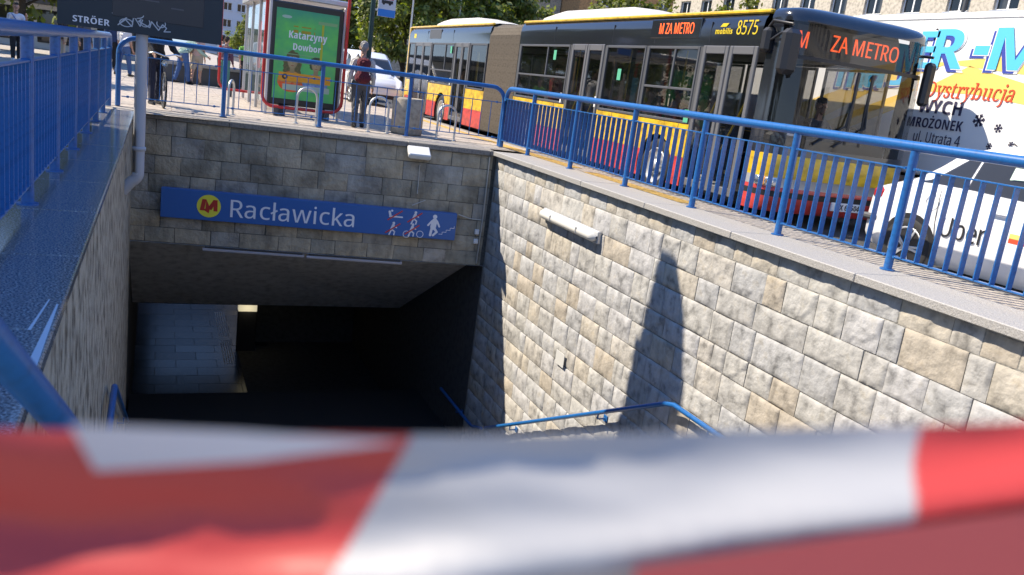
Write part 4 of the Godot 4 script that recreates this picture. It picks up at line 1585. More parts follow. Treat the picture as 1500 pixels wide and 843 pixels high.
	for s in [[-8.95, 1.66, 0.09], [-8.61, 1.58, 0.06], [-8.68, 1.32, 0.045], [-8.35, 1.38, 0.04]]:
		b = MB.new()
		for k in 3:
			var a := PI * k / 3 + 0.2
			b.prism(bar2(Vector2(s[0] + cos(a) * s[2], s[1] + sin(a) * s[2]), Vector2(s[0] - cos(a) * s[2], s[1] - sin(a) * s[2]), s[2] * 0.14, 2), 0.003 + 0.0004 * k, zy(x - 0.006))
			for e in [-1.0, 1.0]:
				var c := Vector2(s[0] + cos(a) * s[2] * 0.62 * e, s[1] + sin(a) * s[2] * 0.62 * e)
				for f in [-0.8, 0.8]:
					b.prism(bar2(c, c + Vector2(cos(a + f), sin(a + f)) * s[2] * 0.35 * e, s[2] * 0.10, 2), 0.0045, zy(x - 0.006))
		part(root, "snowflake", b, greyp)


# ------------------------------------------------------------------ cars
# st: stations [z from the rear, half width, bottom, belt, roof, half width of roof]
func car_shell(b: MB, st: Array, t: Transform3D) -> void:
	var rows := []
	var fine := []
	for i in st.size() - 1:
		var m := maxi(1, int(ceil((st[i + 1][0] - st[i][0]) / 0.09)))
		for k in m:
			fine.append(car_at(st, lerpf(st[i][0], st[i + 1][0], float(k) / m)))
	fine.append(st[-1])
	for s in fine:
		var w: float = s[1]
		var yb: float = s[2]
		var be: float = s[3]
		var ro: float = s[4]
		var wr: float = s[5]
		var half := [Vector3(-w * 0.90, yb, 0), Vector3(-w * 0.985, yb + 0.10, 0), Vector3(-w, lerpf(yb, be, 0.55), 0), Vector3(-w * 0.985, be - 0.10, 0), Vector3(-w * 0.95, be, 0), Vector3(-lerpf(w * 0.95, wr, 0.75), lerpf(be, ro, 0.72), 0), Vector3(-wr, ro - 0.045, 0), Vector3(-wr * 0.82, ro, 0), Vector3(0, ro + 0.018, 0)]
		var row := []
		for h in half:
			row.append(t * (h + Vector3(0, 0, s[0])))
		for k in range(half.size() - 2, -1, -1):
			row.append(t * Vector3(-half[k].x, half[k].y, s[0]))
		rows.append(row)
	b.sheet(rows, 8)
	for e in [0, fine.size() - 1]:
		var r: Array = rows[e]
		for k in 8:
			b.quad(r[k], r[k + 1], r[15 - k], r[16 - k])


func car_at(st: Array, z: float) -> Array:
	for i in st.size() - 1:
		if z <= st[i + 1][0]:
			var f: float = clampf((z - st[i][0]) / (st[i + 1][0] - st[i][0]), 0.0, 1.0)
			var o := []
			for k in 6:
				o.append(lerpf(st[i][k], st[i + 1][k], f))
			return o
	return st[-1]


func car_side_x(st: Array, z: float, y: float) -> float:
	var s := car_at(st, z)
	var w: float = s[1]
	if y >= s[3]:
		var ym := lerpf(s[3], s[4], 0.72)
		var xm := lerpf(w * 0.95, s[5], 0.75)
		if y < ym:
			return lerpf(w * 0.95, xm, (y - s[3]) / maxf(ym - s[3], 0.01))
		return lerpf(xm, s[5], clampf((y - ym) / maxf(s[4] - 0.045 - ym, 0.01), 0.0, 1.0))
	return w * 0.99


func build_car(root: Node3D, st: Array, t: Transform3D, paint: Material, wheels: Array, quarter: Array, spokes: int) -> void:
	var dg: Material = M["dark_glass"]
	var b := MB.new()
	car_shell(b, st, t)
	part(root, "body", b, paint)
	# side glass: [z0, z1, bottom, top in fractions between belt and roof]
	for side in [-1.0, 1.0]:
		for w in quarter:
			b = MB.new()
			var rows := []
			for i in 9:
				var z := lerpf(w[0], w[1], i / 8.0)
				var s := car_at(st, z)
				var y0: float = s[3] + 0.035
				var y1: float = lerpf(s[3], s[4], w[2])
				if w.size() > 3:
					var f := i / 8.0
					y1 = lerpf(y0 + 0.02, y1, smoothstep(0.0, w[3], f)) if w[3] > 0 else lerpf(y0 + 0.02, y1, smoothstep(0.0, -w[3], 1.0 - f))
				var row := []
				for k in 4:
					var y := lerpf(y0, y1, k / 3.0)
					row.append(t * Vector3(side * (car_side_x(st, z, y) + 0.008), y, z))
				rows.append(row)
			b.sheet(rows, 3)
			part(root, "side_window", b, dg)
	# wheels
	for side in [-1.0, 1.0]:
		for w in wheels:
			var s := car_at(st, w[0])
			var c := t * Vector3(side * (s[1] + 0.004), w[1], w[0])
			b = MB.new()
			var dirx := t.basis * Vector3(side, 0, 0)
			var tt := Transform3D(Basis(t.basis.z, -dirx, Vector3.UP), c)
			b.lathe([[0.0, 0.0], [w[1] + 0.05, 0.0], [w[1] + 0.055, 0.03]], tt, 24, 0)
			part(root, "wheel_arch", b, M["black_plastic"])
			# a wheel built for the -x side, turned for the other
			var wh := Node3D.new()
			wh.name = "axle_end"
			var saved := tt.origin - (t.basis * Vector3(side, 0, 0)) * -0.012
			wh.free()
			car_wheel(root, Transform3D(tt.basis, saved), w[1], spokes)


func car_wheel(root: Node3D, t: Transform3D, r: float, spokes: int) -> void:
	var b := MB.new()
	b.lathe([[r * 0.66, 0.012], [r * 0.72, 0.0], [r * 0.93, 0.0], [r, 0.02], [r, 0.10]], t, 28)
	var ty := part(root, "wheel", b, M["rubber"])
	b = MB.new()
	b.lathe([[r * 0.62, 0.02], [r * 0.64, 0.004], [r * 0.70, 0.0], [r * 0.70, 0.02]], t, 28)
	b.lathe([[0.0, 0.0], [r * 0.13, 0.0], [r * 0.18, 0.012]], t, 16)
	for k in spokes:
		for dd in [-0.13, 0.13]:
			var a: float = TAU * k / spokes + dd
			b.box(Vector3(r * 0.12, 0.0, -0.014), Vector3(r * 0.66, 0.012, 0.014), 0.004, t * Transform3D(Basis(Vector3.UP, -a), Vector3.ZERO))
	lpart(ty, "rim", b, M["alu"])


func build_cars() -> void:
	var paint := mat("car_white", col(0.82, 0.82, 0.82), 0.22)
	paint.clearcoat_enabled = true
	paint.clearcoat = 0.8
	paint.clearcoat_roughness = 0.06
	glass("dark_glass", Color(0.03, 0.04, 0.045), 0.8)
	var st := [[0.0, 0.70, 0.36, 0.70, 0.73, 0.60], [0.05, 0.80, 0.26, 0.86, 0.90, 0.66], [0.30, 0.87, 0.22, 0.93, 0.985, 0.66], [0.52, 0.885, 0.21, 0.97, 1.08, 0.63], [0.90, 0.89, 0.2, 0.99, 1.37, 0.62], [1.30, 0.89, 0.2, 0.99, 1.485, 0.62], [1.80, 0.89, 0.2, 0.975, 1.54, 0.62], [2.45, 0.89, 0.2, 0.96, 1.53, 0.62], [2.90, 0.89, 0.2, 0.955, 1.41, 0.62], [3.50, 0.885, 0.2, 0.97, 1.01, 0.68], [4.10, 0.86, 0.22, 0.84, 0.88, 0.66], [4.40, 0.78, 0.25, 0.68, 0.72, 0.6], [4.48, 0.66, 0.32, 0.58, 0.62, 0.5]]
	var o := Vector3(8.28, -0.17, -7.30)
	var t := Transform3D(Basis.IDENTITY, o)
	var root := thing("ride_hire_car", "white hatchback marked Uber in black, waiting nose forward before the bus", "car", o)
	build_car(root, st, t, paint, [[0.74, 0.315], [3.36, 0.315]], [[0.70, 1.235, 0.82, 0.9], [1.262, 2.05, 0.82], [2.12, 3.00, 0.80, -0.7]], 5)
	var xs := o.x - 0.895
	words(root, "door_lettering", "Uber", Vector3(xs, 0.345, -6.18), Vector3(0, 0, 1), Vector3.UP, 0.52, 0.22, M["black_plastic"], false, 0.0, "Droid Sans", 0.003)
	var b := MB.new()
	b.quad(Vector3(7.52, 0.87, -7.33), Vector3(9.04, 0.87, -7.33), Vector3(8.9, 1.17, -6.62), Vector3(7.66, 1.17, -6.62))
	for z in [-6.10, -5.28]:
		b = MB.new()
		b.tube([Vector3(xs + 0.03, 0.68, z + 0.42), Vector3(xs - 0.012, 0.685, z + 0.46), Vector3(xs - 0.012, 0.685, z + 0.60), Vector3(xs + 0.03, 0.68, z + 0.64)], 0.014, 8)
		part(root, "door_handle", b, paint)
	b = MB.new()
	for s in [[-5.48, 0.05], [-6.28, 0.30]]:
		b = MB.new()
		var line := []
		for k in 9:
			var y: float = lerpf(s[1], 0.80, k / 8.0)
			line.append(Vector3(o.x - 0.886 - 0.006 * sin((y + 0.1) * 3.0), y, s[0] + (0.05 * pow(1.0 - k / 8.0, 3.0) if s[0] < -6.0 else 0.0)))
		b.tube(line, 0.004, 5)
		part(root, "door_gap", b, M["dark_grey"])
	b = MB.new()
	b.lathe([[0.078, 0.0], [0.080, 0.006], [0.083, 0.0]], Transform3D(Basis(Vector3(0, 0, 1), Vector3(-1, 0, 0), Vector3(0, 1, 0)), Vector3(o.x - 0.882, 0.66, -6.36)), 24)
	part(root, "fuel_flap", b, M["car_silver"] if M.has("car_silver") else mat("car_silver", col(0.45, 0.47, 0.50), 0.25, 0.4))
	b = MB.new()
	b.box(Vector3(7.42, 0.335, -7.30), Vector3(9.14, 0.40, -7.06), 0.02)
	part(root, "bumper_strip", b, M["dark_grey"])
	for s in [[7.44, 7.66], [8.90, 9.12]]:
		b = MB.new()
		b.box(Vector3(s[0], 0.56, -7.24), Vector3(s[1], 0.72, -7.02), 0.05)
		part(root, "tail_light", b, mat("lens_red", col(0.35, 0.02, 0.02), 0.2))
	for q in [[0.485, "print_sand"], [0.44, "print_red"]]:
		b = MB.new()
		b.box(Vector3(xs + 0.004, q[0], -5.42), Vector3(xs + 0.008, q[0] + 0.045, -4.4))
		part(root, "taxi_stripe", b, M[q[1]])
	b = MB.new()
	var sx := o.x - car_side_x(st, 1.85, 1.24) - 0.012
	b.quad(Vector3(sx - 0.02, 1.01, -5.66), Vector3(sx - 0.02, 1.01, -5.48), Vector3(sx + 0.02, 1.13, -5.48), Vector3(sx + 0.02, 1.13, -5.66))
	part(root, "window_sticker", b, mat("sticker_pale", col(0.50, 0.66, 0.55), 0.6))
	b = MB.new()
	b.tube([Vector3(8.28, 1.25, -6.1), Vector3(8.28, 1.36, -6.3)], 0.008, 6)
	part(root, "aerial", b, M["black_plastic"])
	# parked cars far behind, noses towards us
	var van := [[0.0, 0.80, 0.4, 1.0, 1.70, 0.66], [0.1, 0.86, 0.28, 1.05, 1.78, 0.68], [1.2, 0.87, 0.25, 1.05, 1.82, 0.70], [2.2, 0.87, 0.25, 1.03, 1.80, 0.70], [2.7, 0.87, 0.25, 1.02, 1.62, 0.66], [3.35, 0.86, 0.25, 1.02, 1.06, 0.68], [3.95, 0.84, 0.25, 0.92, 0.95, 0.66], [4.2, 0.78, 0.28, 0.72, 0.76, 0.6], [4.26, 0.68, 0.34, 0.62, 0.66, 0.5]]
	var silver := mat("car_silver", col(0.45, 0.47, 0.50), 0.25, 0.4)
	var n := 0
	for c in [[6.75, -0.015, -33.3, 0.05, van, paint, "white family van with dark windscreen parked facing us beyond the concrete bin", "van"], [5.4, -0.015, -42.5, 0.12, st, paint, "white car parked beyond the advertising panel, left of the family van", "car"], [7.9, -0.17, -41.5, 0.0, st, silver, "silver car far back in the row of parked cars, behind the white van", "car"], [5.2, -0.015, -49.0, 0.1, van, silver, "pale grey van farthest back along the pavement beyond the shelter", "van"]]:
		var tt := Transform3D(Basis(Vector3.UP, c[3]), Vector3(c[0], c[1], c[2]))
		root = thing("parked_" + c[7], c[6], c[7], tt.origin, "cars parked behind the bus stop")
		var L: float = c[4][-1][0]
		build_car(root, c[4], tt, c[5], [[0.7, 0.31], [L - 0.85, 0.31]], [[0.5 if c[4] == van else 0.85, 1.3, 0.86], [1.38, 2.1, 0.86], [2.2, 2.95, 0.84, -0.7]], 5)
		b = MB.new()
		var hz: float = 3.33 if c[4] == van else 3.46
		var rz: float = 2.72 if c[4] == van else 2.92
		var ry: float = 1.60 if c[4] == van else 1.37
		b.quad(tt * Vector3(-0.70, 1.07, hz), tt * Vector3(0.70, 1.07, hz), tt * Vector3(0.58, ry, rz + 0.04), tt * Vector3(-0.58, ry, rz + 0.04))
		part(root, "windscreen", b, M["dark_glass"])
		b = MB.new()
		b.box(Vector3(-0.55, 0.52, L - 0.10), Vector3(0.55, 0.64, L - 0.02), 0.02, tt)
		part(root, "grille", b, M["black_plastic"])
		b = MB.new()
		b.box(Vector3(-0.62, 0.28, L - 0.08), Vector3(0.62, 0.42, L + 0.01), 0.02, tt)
		part(root, "lower_grille", b, M["black_plastic"])
		for s in [-1.0, 1.0]:
			b = MB.new()
			b.box(Vector3(s * 0.52, 0.60, L - 0.30), Vector3(s * 0.76, 0.74, L - 0.08), 0.04, tt)
			part(root, "headlight", b, M["chrome"])
			b = MB.new()
			b.box(Vector3(s * 0.86, 1.02, hz - 0.55), Vector3(s * 1.04, 1.16, hz - 0.42), 0.03, tt)
			part(root, "mirror", b, c[5])
		b = MB.new()
		b.box(Vector3(-0.26, 0.43, L - 0.03), Vector3(0.26, 0.52, L + 0.012), 0.004, tt)
		part(root, "number_plate", b, M["white_paint"])
		n += 1


# ------------------------------------------------------------------ shelter and stop furniture
func poster_texture() -> ImageTexture:
	var w := 256
	var h := 384
	var im := Image.create(w, h, false, Image.FORMAT_RGB8)
	var f := FastNoiseLite.new()
	f.seed = 4
	f.frequency = 0.012
	for y in h:
		for x in w:
			var c := Color(0.40, 0.80, 0.37).lerp(Color(0.30, 0.70, 0.42), clampf(0.5 + 0.9 * f.get_noise_2d(x, y), 0, 1))
			if y < 60:
				c = c.lerp(Color(0.2, 0.58, 0.52), 0.6 * (1.0 - y / 60.0))
			# two half-length portraits, and the banner below them
			var n := f.get_noise_2d(x * 4.0, y * 4.0)
			var n2 := f.get_noise_2d(x * 9.0, y * 9.0)
			for k in 2:
				var o := Vector2(76, 222) if k == 0 else Vector2(174, 226)
				var sc := 1.0 if k == 0 else 0.92
				var d := (Vector2(x, y) - o) / sc
				var body := Vector2(d.x / (58.0 if d.y > 62 else 46.0), (d.y - 84.0) / 46.0)
				var hair := Vector2(d.x / 31.0, (d.y + 4.0) / (39.0 if k == 1 else 46.0)).length()
				var face := Vector2(d.x / (21.0 - 0.12 * d.y), d.y / 31.0).length()
				if k == 0 and absf(d.x) < 36.0 + 5.0 * n and d.y > 0 and d.y < 52:
					c = Color(0.30, 0.17, 0.09).lerp(Color(0.46, 0.28, 0.14), clampf(n2 + 0.4, 0, 1))
				if body.length() < 1.0:
					c = (Color(0.86, 0.30, 0.12) if k == 0 else Color(0.34, 0.44, 0.72)).lerp(Color(0.92, 0.55, 0.25) if k == 0 else Color(0.6, 0.66, 0.84), clampf(n + 0.35, 0, 1))
				if absf(d.x) < 10.0 and d.y > 18 and d.y < 46:
					c = Color(0.66, 0.44, 0.34)
				if hair < 1.0 + 0.16 * n and d.y < 20:
					c = (Color(0.32, 0.18, 0.10) if k == 0 else Color(0.12, 0.09, 0.08)).lerp(Color(0.5, 0.32, 0.18), clampf(n2 * 0.9, 0, 0.6))
				if face < 1.0 and d.y > -24.0 + 6.0 * n2:
					c = Color(0.80, 0.57, 0.46).lerp(Color(0.60, 0.38, 0.29), clampf(face * face * 0.7 + d.x * 0.012, 0, 1))
					for e in [-8.0, 8.0]:
						if Vector2((d.x - e) / 4.0, (d.y + 4.0) / 1.8).length() < 1.0 or Vector2((d.x - e) / 5.5, (d.y + 10.0) / 1.4).length() < 1.0:
							c = Color(0.22, 0.14, 0.11)
					if Vector2(d.x / 7.0, (d.y - 15.0) / 2.2).length() < 1.0:
						c = Color(0.66, 0.26, 0.24)
					if absf(d.x - 1.5) < 1.6 and d.y > -2 and d.y < 8:
						c = c.darkened(0.16)
			if y > 170 and y < 312:
				c = c.lerp(Color(0.42, 0.72, 0.42), 0.3)
			if y > 268 and y < 305 and x > 22 and x < 238:
				c = Color(0.86, 0.60, 0.08)
				if Vector2(x - 48, y - 287).length() < 12:
					c = Color(0.12, 0.10, 0.08)
				if Vector2(x - 48, y - 287).length() < 5:
					c = Color(0.86, 0.60, 0.08)
			if y > 318 and y < 344 and x > 40 and x < 236:
				c = Color(0.66, 0.74, 0.66)
			if x > 186 and x < 196 and y > 46 and y < 206:
				c = Color(0.72, 0.72, 0.14)
			if y > 34 and y < 48 and x > 170 and x < 250:
				c = Color(0.52, 0.70, 0.46)
			if y > 66 and y < 112 and x > 70 and x < 160 and (y / 12) % 2 == 1 and (x / 13) % 4 != 3:
				c = Color(0.66, 0.58, 0.10)
			if y > 26 and y < 40 and x > 22 and x < 62 and Vector2((x - 42) / 20.0, (y - 33) / 7.0).length() < 1.0:
				c = Color(0.66, 0.78, 0.7)
			if y > 186 and y < 190 and x > 40 and x < 178:
				c = Color(0.5, 0.7, 0.5)
			im.set_pixel(x, y, c)
	return ImageTexture.create_from_image(im)


func build_shelter() -> void:
	var z := -19.0
	var t := thing("advertising_panel", "upright black framed advertising panel with a green poster beside the bus shelter", "advertising panel", Vector3(2.85, 0, z))
	var b := MB.new()
	b.box(Vector3(2.10, 0.22, z - 0.16), Vector3(3.60, 2.36, z), 0.03)
	part(t, "case", b, mat("case_black", col(0.012, 0.013, 0.015), 0.3))
	b = MB.new()
	var a := Vector3(2.19, 0.36, z + 0.004)
	var e := Vector3(3.50, 2.22, z + 0.004)
	b.uvquad(Vector3(a.x, a.y, a.z), Vector3(a.x, e.y, a.z), Vector3(e.x, e.y, a.z), Vector3(e.x, a.y, a.z), Vector2(0, 1), Vector2(0, 0), Vector2(1, 0), Vector2(1, 1))
	var pm := mat("poster_print", Color.WHITE, 0.35)
	pm.albedo_texture = poster_texture()
	part(t, "poster", b, pm)
	words(t, "poster_name", "Katarzyny", Vector3(2.47, 1.585, z + 0.005), Vector3.RIGHT, Vector3.UP, 0.80, 0.20, M["letter_white"], true, 0.0, "Droid Sans", 0.003)
	words(t, "poster_name", "Dowbor", Vector3(2.57, 1.40, z + 0.005), Vector3.RIGHT, Vector3.UP, 0.58, 0.145, M["letter_white"], true, 0.0, "Droid Sans", 0.003)
	b = MB.new()
	b.box(Vector3(2.05, -0.01, z - 0.14), Vector3(2.11, 2.42, z - 0.02), 0.01)
	part(t, "side_post", b, M["alu"])
	b = MB.new()
	b.box(Vector3(3.60, -0.01, z - 0.14), Vector3(3.65, 2.40, z - 0.02), 0.01)
	part(t, "side_post", b, M["alu"])
	b = MB.new()
	b.box(Vector3(2.35, -0.01, z - 0.12), Vector3(2.50, 0.22, z - 0.04), 0.01)
	part(t, "foot", b, M["dark_grey"])
	b = MB.new()
	b.box(Vector3(3.20, -0.01, z - 0.12), Vector3(3.35, 0.22, z - 0.04), 0.01)
	part(t, "foot", b, M["dark_grey"])
	# the red bent tubes
	var tubes := [[1.98, 3.66, -18.85, "nearer red tube hoop rounding the foot of the advertising panel"], [1.42, 3.30, -24.3, "farther red tube hoop standing behind the shelter glass"]]
	for q in tubes:
		var x0: float = q[0]
		var x1: float = q[1]
		var zz: float = q[2]
		var pts := [Vector3(x0, 2.9, zz), Vector3(x0, 0.42, zz)]
		pts += arc(Vector3(x0 + 0.24, 0.42, zz), Vector3(-1, 0, 0), Vector3(0, -1, 0), 0.24, 5)
		pts += arc(Vector3(x1 - 0.24, 0.42, zz), Vector3(0, -1, 0), Vector3(1, 0, 0), 0.24, 5)
		pts.append(Vector3(x1, 2.9, zz))
		b = MB.new()
		b.tube(pts, 0.035, 10)
		var hoop := thing("red_hoop", q[3], "tube frame", Vector3((x0 + x1) * 0.5, 0, zz))
		part(hoop, "bent_tube", b, M["red_paint"])
		b = MB.new()
		b.box(Vector3(x0 + 0.25, -0.01, zz - 0.04), Vector3(x0 + 0.35, 0.16, zz + 0.04), 0.01)
		part(hoop, "foot", b, M["dark_grey"])
		b = MB.new()
		b.box(Vector3(x1 - 0.35, -0.01, zz - 0.04), Vector3(x1 - 0.25, 0.16, zz + 0.04), 0.01)
		part(hoop, "foot", b, M["dark_grey"])
	# the shelter itself: glass wall running back from the panel
	t = thing("bus_shelter", "glass and aluminium bus shelter running back behind the green poster", "bus shelter", Vector3(2.6, 0, -22.5))
	var gp := glass("shelter_glass", Color(0.55, 0.66, 0.66), 0.22)
	for k in 4:
		var za := -19.3 - k * 1.75
		b = MB.new()
		b.box(Vector3(2.04, -0.01, za - 0.03), Vector3(2.11, 2.44, za + 0.03), 0.008)
		part(t, "upright", b, M["alu"])
		if k < 3:
			b = MB.new()
			b.quad(Vector3(2.075, 0.2, za - 0.03), Vector3(2.075, 2.35, za - 0.03), Vector3(2.075, 2.35, za - 1.72), Vector3(2.075, 0.2, za - 1.72))
			part(t, "glass_pane", b, gp)
	b = MB.new()
	b.box(Vector3(1.95, 2.44, -24.8), Vector3(3.75, 2.56, -19.2), 0.02)
	part(t, "roof", b, M["alu"])
	b = MB.new()
	b.box(Vector3(2.3, 0.40, -24.0), Vector3(2.75, 0.45, -20.5), 0.01)
	part(t, "bench_seat", b, mat("wood", col(0.25, 0.15, 0.08), 0.6))
	for zz in [-23.8, -22.2, -20.7]:
		b = MB.new()
		b.box(Vector3(2.45, -0.01, zz - 0.03), Vector3(2.6, 0.40, zz + 0.03), 0.005)
		part(t, "bench_leg", b, M["alu"])
	for q in [[-21.2, 0.9, 1.95, 0.5, "slash_red"], [-23.3, 0.6, 2.0, 0.35, "print_sky"], [-24.0, 0.7, 2.1, 0.25, "white_paint"]]:
		b = MB.new()
		b.box(Vector3(2.085, q[1], q[0]), Vector3(2.092, q[2], q[0] + q[3]))
		part(t, "timetable", b, M[q[4]])


func build_stop_furniture() -> void:
	# bus stop sign on a dark green post
	var t := thing("bus_stop_sign", "bus stop flag with a black bus above a blue band on a dark green post", "bus stop sign", Vector3(4.30, 0, -19.5))
	var b := MB.new()
	b.tube([Vector3(4.31, -0.01, -19.5), Vector3(4.31, 3.4, -19.5)], 0.055, 14)
	part(t, "post", b, M["green_post"])
	b = MB.new()
	b.box(Vector3(4.42, 2.39, -19.52), Vector3(4.82, 3.05, -19.48), 0.006)
	part(t, "sign_plate", b, mat("plate_grey", col(0.62, 0.64, 0.66), 0.5))
	b = MB.new()
	b.box(Vector3(4.425, 2.395, -19.482), Vector3(4.815, 2.55, -19.476))
	part(t, "blue_band", b, mat("band_blue", col(0.03, 0.22, 0.62), 0.5))
	b = MB.new()
	b.box(Vector3(4.49, 2.68, -19.48), Vector3(4.75, 2.745, -19.475), 0.002)
	for x in [4.54, 4.68]:
		b.prism(circle2(Vector2(x, 2.675), 0.03, 10), 0.006, Transform3D(Basis.IDENTITY, Vector3(0, 0, -19.48)))
	part(t, "bus_symbol", b, M["black_plastic"])
	b = MB.new()
	b.box(Vector3(4.50, 2.765, -19.48), Vector3(4.76, 2.78, -19.475))
	part(t, "red_line", b, M["slash_red"])
	b = MB.new()
	b.box(Vector3(4.35, 2.85, -19.51), Vector3(4.43, 2.89, -19.49), 0.004)
	part(t, "clamp", b, M["galvanised"])
	b = MB.new()
	b.box(Vector3(4.35, 2.50, -19.51), Vector3(4.43, 2.54, -19.49), 0.004)
	part(t, "clamp", b, M["galvanised"])
	# thin posts farther back
	for q in [[9.1, -34.0, 4.6, 0.045, "thin grey sign post in front of the street trees, right of the bus stop sign"], [15.6, -48.0, 9.0, 0.08, "tall grey street lamp post rising above the rear of the bus"]]:
		t = thing("post", q[4], "post", Vector3(q[0], 0, q[1]))
		b = MB.new()
		b.tube([Vector3(q[0], -0.2, q[1]), Vector3(q[0], q[2], q[1])], q[3], 10, true, q[3] * 0.7)
		part(t, "shaft", b, M["galvanised"])
		b = MB.new()
		b.lathe([[q[3] * 2.0, -0.16], [q[3] * 1.9, 0.1], [q[3] * 1.1, 0.25]], Transform3D(Basis.IDENTITY, Vector3(q[0], 0, q[1])), 10)
		part(t, "base", b, M["galvanised"])
	# concrete litter bin
	t = thing("litter_bin", "round exposed-aggregate concrete litter bin behind the railing over the entrance", "litter bin", Vector3(4.78, 0, -17.42))
	b = MB.new()
	var bt := Transform3D(Basis.IDENTITY, Vector3(4.78, 0, -17.42))
	b.lathe([[0.0, 0.0], [0.31, 0.0], [0.33, 0.03], [0.33, 0.70], [0.315, 0.74], [0.25, 0.745], [0.24, 0.66], [0.24, 0.2]], bt, 32)
	part(t, "bin_body", b, tri_map(mat("aggregate", col(0.48, 0.42, 0.33), 0.9), M["grain"], M["grain_n"], Vector3(0.8, 0.8, 0.8), 0.5))
	b = MB.new()
	b.lathe([[0.24, 0.70], [0.235, 0.66], [0.0, 0.6]], bt, 24)
	part(t, "liner", b, M["black_plastic"])
	# hoops for bicycles
	var spots := [[1.26, -17.45, 0.16, "leftmost steel cycle hoop, beside the first post of the wire railing", 1.2], [2.66, -17.15, 0.20, "steel cycle hoop before the foot of the green poster", 0.1], [4.06, -16.98, 0.20, "steel cycle hoop just left of the concrete bin", 0.1], [5.48, -16.9, 0.20, "rightmost steel cycle hoop, right of the concrete bin", 0.1]]
	for s in spots:
		t = thing("cycle_hoop", s[3], "cycle stand", Vector3(s[0], 0, s[1]), "steel cycle hoops behind the railing")
		var u := Vector3(cos(s[4]), 0, -sin(s[4]))
		var c := Vector3(s[0], 0, s[1])
		var r: float = s[2]
		var pts := [c - u * r, c - u * r + Vector3.UP * 0.50]
		pts += arc(c + Vector3.UP * 0.50, -u, Vector3.UP, r, 8, 0.1, PI - 0.1)
		pts += [c + u * r + Vector3.UP * 0.50, c + u * r]
		b = MB.new()
		b.tube(pts, 0.024, 10)
		part(t, "bent_tube", b, M["galvanised"])
		for e in [-1.0, 1.0]:
			b = MB.new()
			b.lathe([[0.0, 0.012], [0.05, 0.012], [0.055, 0.0]], Transform3D(Basis.IDENTITY, c + u * r * e), 12, 0)
			part(t, "foot_plate", b, M["galvanised"])
	# small orange roofed kiosk far back
	t = thing("kiosk", "small white kiosk with an orange roof far back by the trees", "kiosk", Vector3(6.4, 0, -52.0))
	b = MB.new()
	b.box(Vector3(5.7, -0.02, -53.0), Vector3(7.1, 2.2, -51.5), 0.02)
	part(t, "walls", b, M["white_paint"])
	b = MB.new()
	b.box(Vector3(6.0, 0.9, -51.52), Vector3(6.8, 1.8, -51.47), 0.01)
	part(t, "hatch", b, M["dark_grey"])
	b = MB.new()
	b.sheet([[Vector3(5.5, 2.2, -53.2), Vector3(7.3, 2.2, -53.2)], [Vector3(6.2, 2.9, -52.3), Vector3(6.6, 2.9, -52.3)], [Vector3(5.5, 2.2, -51.3), Vector3(7.3, 2.2, -51.3)]], 0)
	b.tri(Vector3(5.5, 2.2, -53.2), Vector3(6.2, 2.9, -52.3), Vector3(5.5, 2.2, -51.3))
	b.tri(Vector3(7.3, 2.2, -53.2), Vector3(6.6, 2.9, -52.3), Vector3(7.3, 2.2, -51.3))
	part(t, "roof", b, mat("orange_roof", col(0.62, 0.13, 0.03), 0.6))
	# bicycle seen end on, leaning by the pipe post
	t = thing("bicycle", "dark city bicycle parked end on behind the pale pipe post", "bicycle", Vector3(0.06, 0, -17.75))
	var y := 0.335
	for z in [-17.35, -18.38]:
		b = MB.new()
		var rt := Transform3D(Basis(Vector3.UP, 0.12), Vector3(0.06, y, z))
		for k in 22:
			var a0 := TAU * k / 22
			var a1 := TAU * (k + 1) / 22
			b.tube([rt * Vector3(0, sin(a0) * 0.32, cos(a0) * 0.32), rt * Vector3(0, sin(a1) * 0.32, cos(a1) * 0.32)], 0.020, 6, false)
		var w := part(t, "wheel", b, M["rubber"])
		b = MB.new()
		for k in 16:
			var a := TAU * k / 16
			b.tube([rt * Vector3(0.02 if k % 2 else -0.02, 0, 0), rt * Vector3(0, sin(a) * 0.30, cos(a) * 0.30)], 0.002, 4, false)
		lpart(w, "spokes", b, M["chrome"])
	var steel := mat("cycle_frame", col(0.05, 0.05, 0.055), 0.35)
	b = MB.new()
	for s in [[[0.06, 0.33, -17.35], [0.06, 0.86, -17.55]], [[0.06, 0.78, -17.52], [0.06, 0.30, -17.88]], [[0.06, 0.30, -17.88], [0.06, 0.84, -18.10]], [[0.06, 0.30, -17.88], [0.06, 0.33, -18.38]], [[0.06, 0.33, -18.38], [0.06, 0.72, -18.05]], [[0.06, 0.76, -17.5], [0.06, 0.74, -18.06]]]:
		b.tube([Vector3(s[0][0], s[0][1], s[0][2]), Vector3(s[1][0], s[1][1], s[1][2])], 0.018, 8)
	part(t, "frame", b, steel)
	b = MB.new()
	b.tube([Vector3(-0.22, 0.98, -17.66), Vector3(-0.12, 1.0, -17.52), Vector3(0.06, 0.95, -17.54), Vector3(0.24, 1.0, -17.52), Vector3(0.34, 0.98, -17.66)], 0.014, 8)
	part(t, "handlebar", b, M["chrome"])
	b = MB.new()
	b.box(Vector3(-0.02, 0.86, -18.26), Vector3(0.14, 0.93, -18.0), 0.03)
	part(t, "saddle", b, M["black_plastic"])
	b = MB.new()
	b.lathe([[0.0, 0.0], [0.05, 0.01], [0.06, 0.05]], Transform3D(Basis(Vector3.RIGHT, PI / 2), Vector3(0.06, 0.82, -17.42)), 12)
	part(t, "lamp", b, M["chrome"])


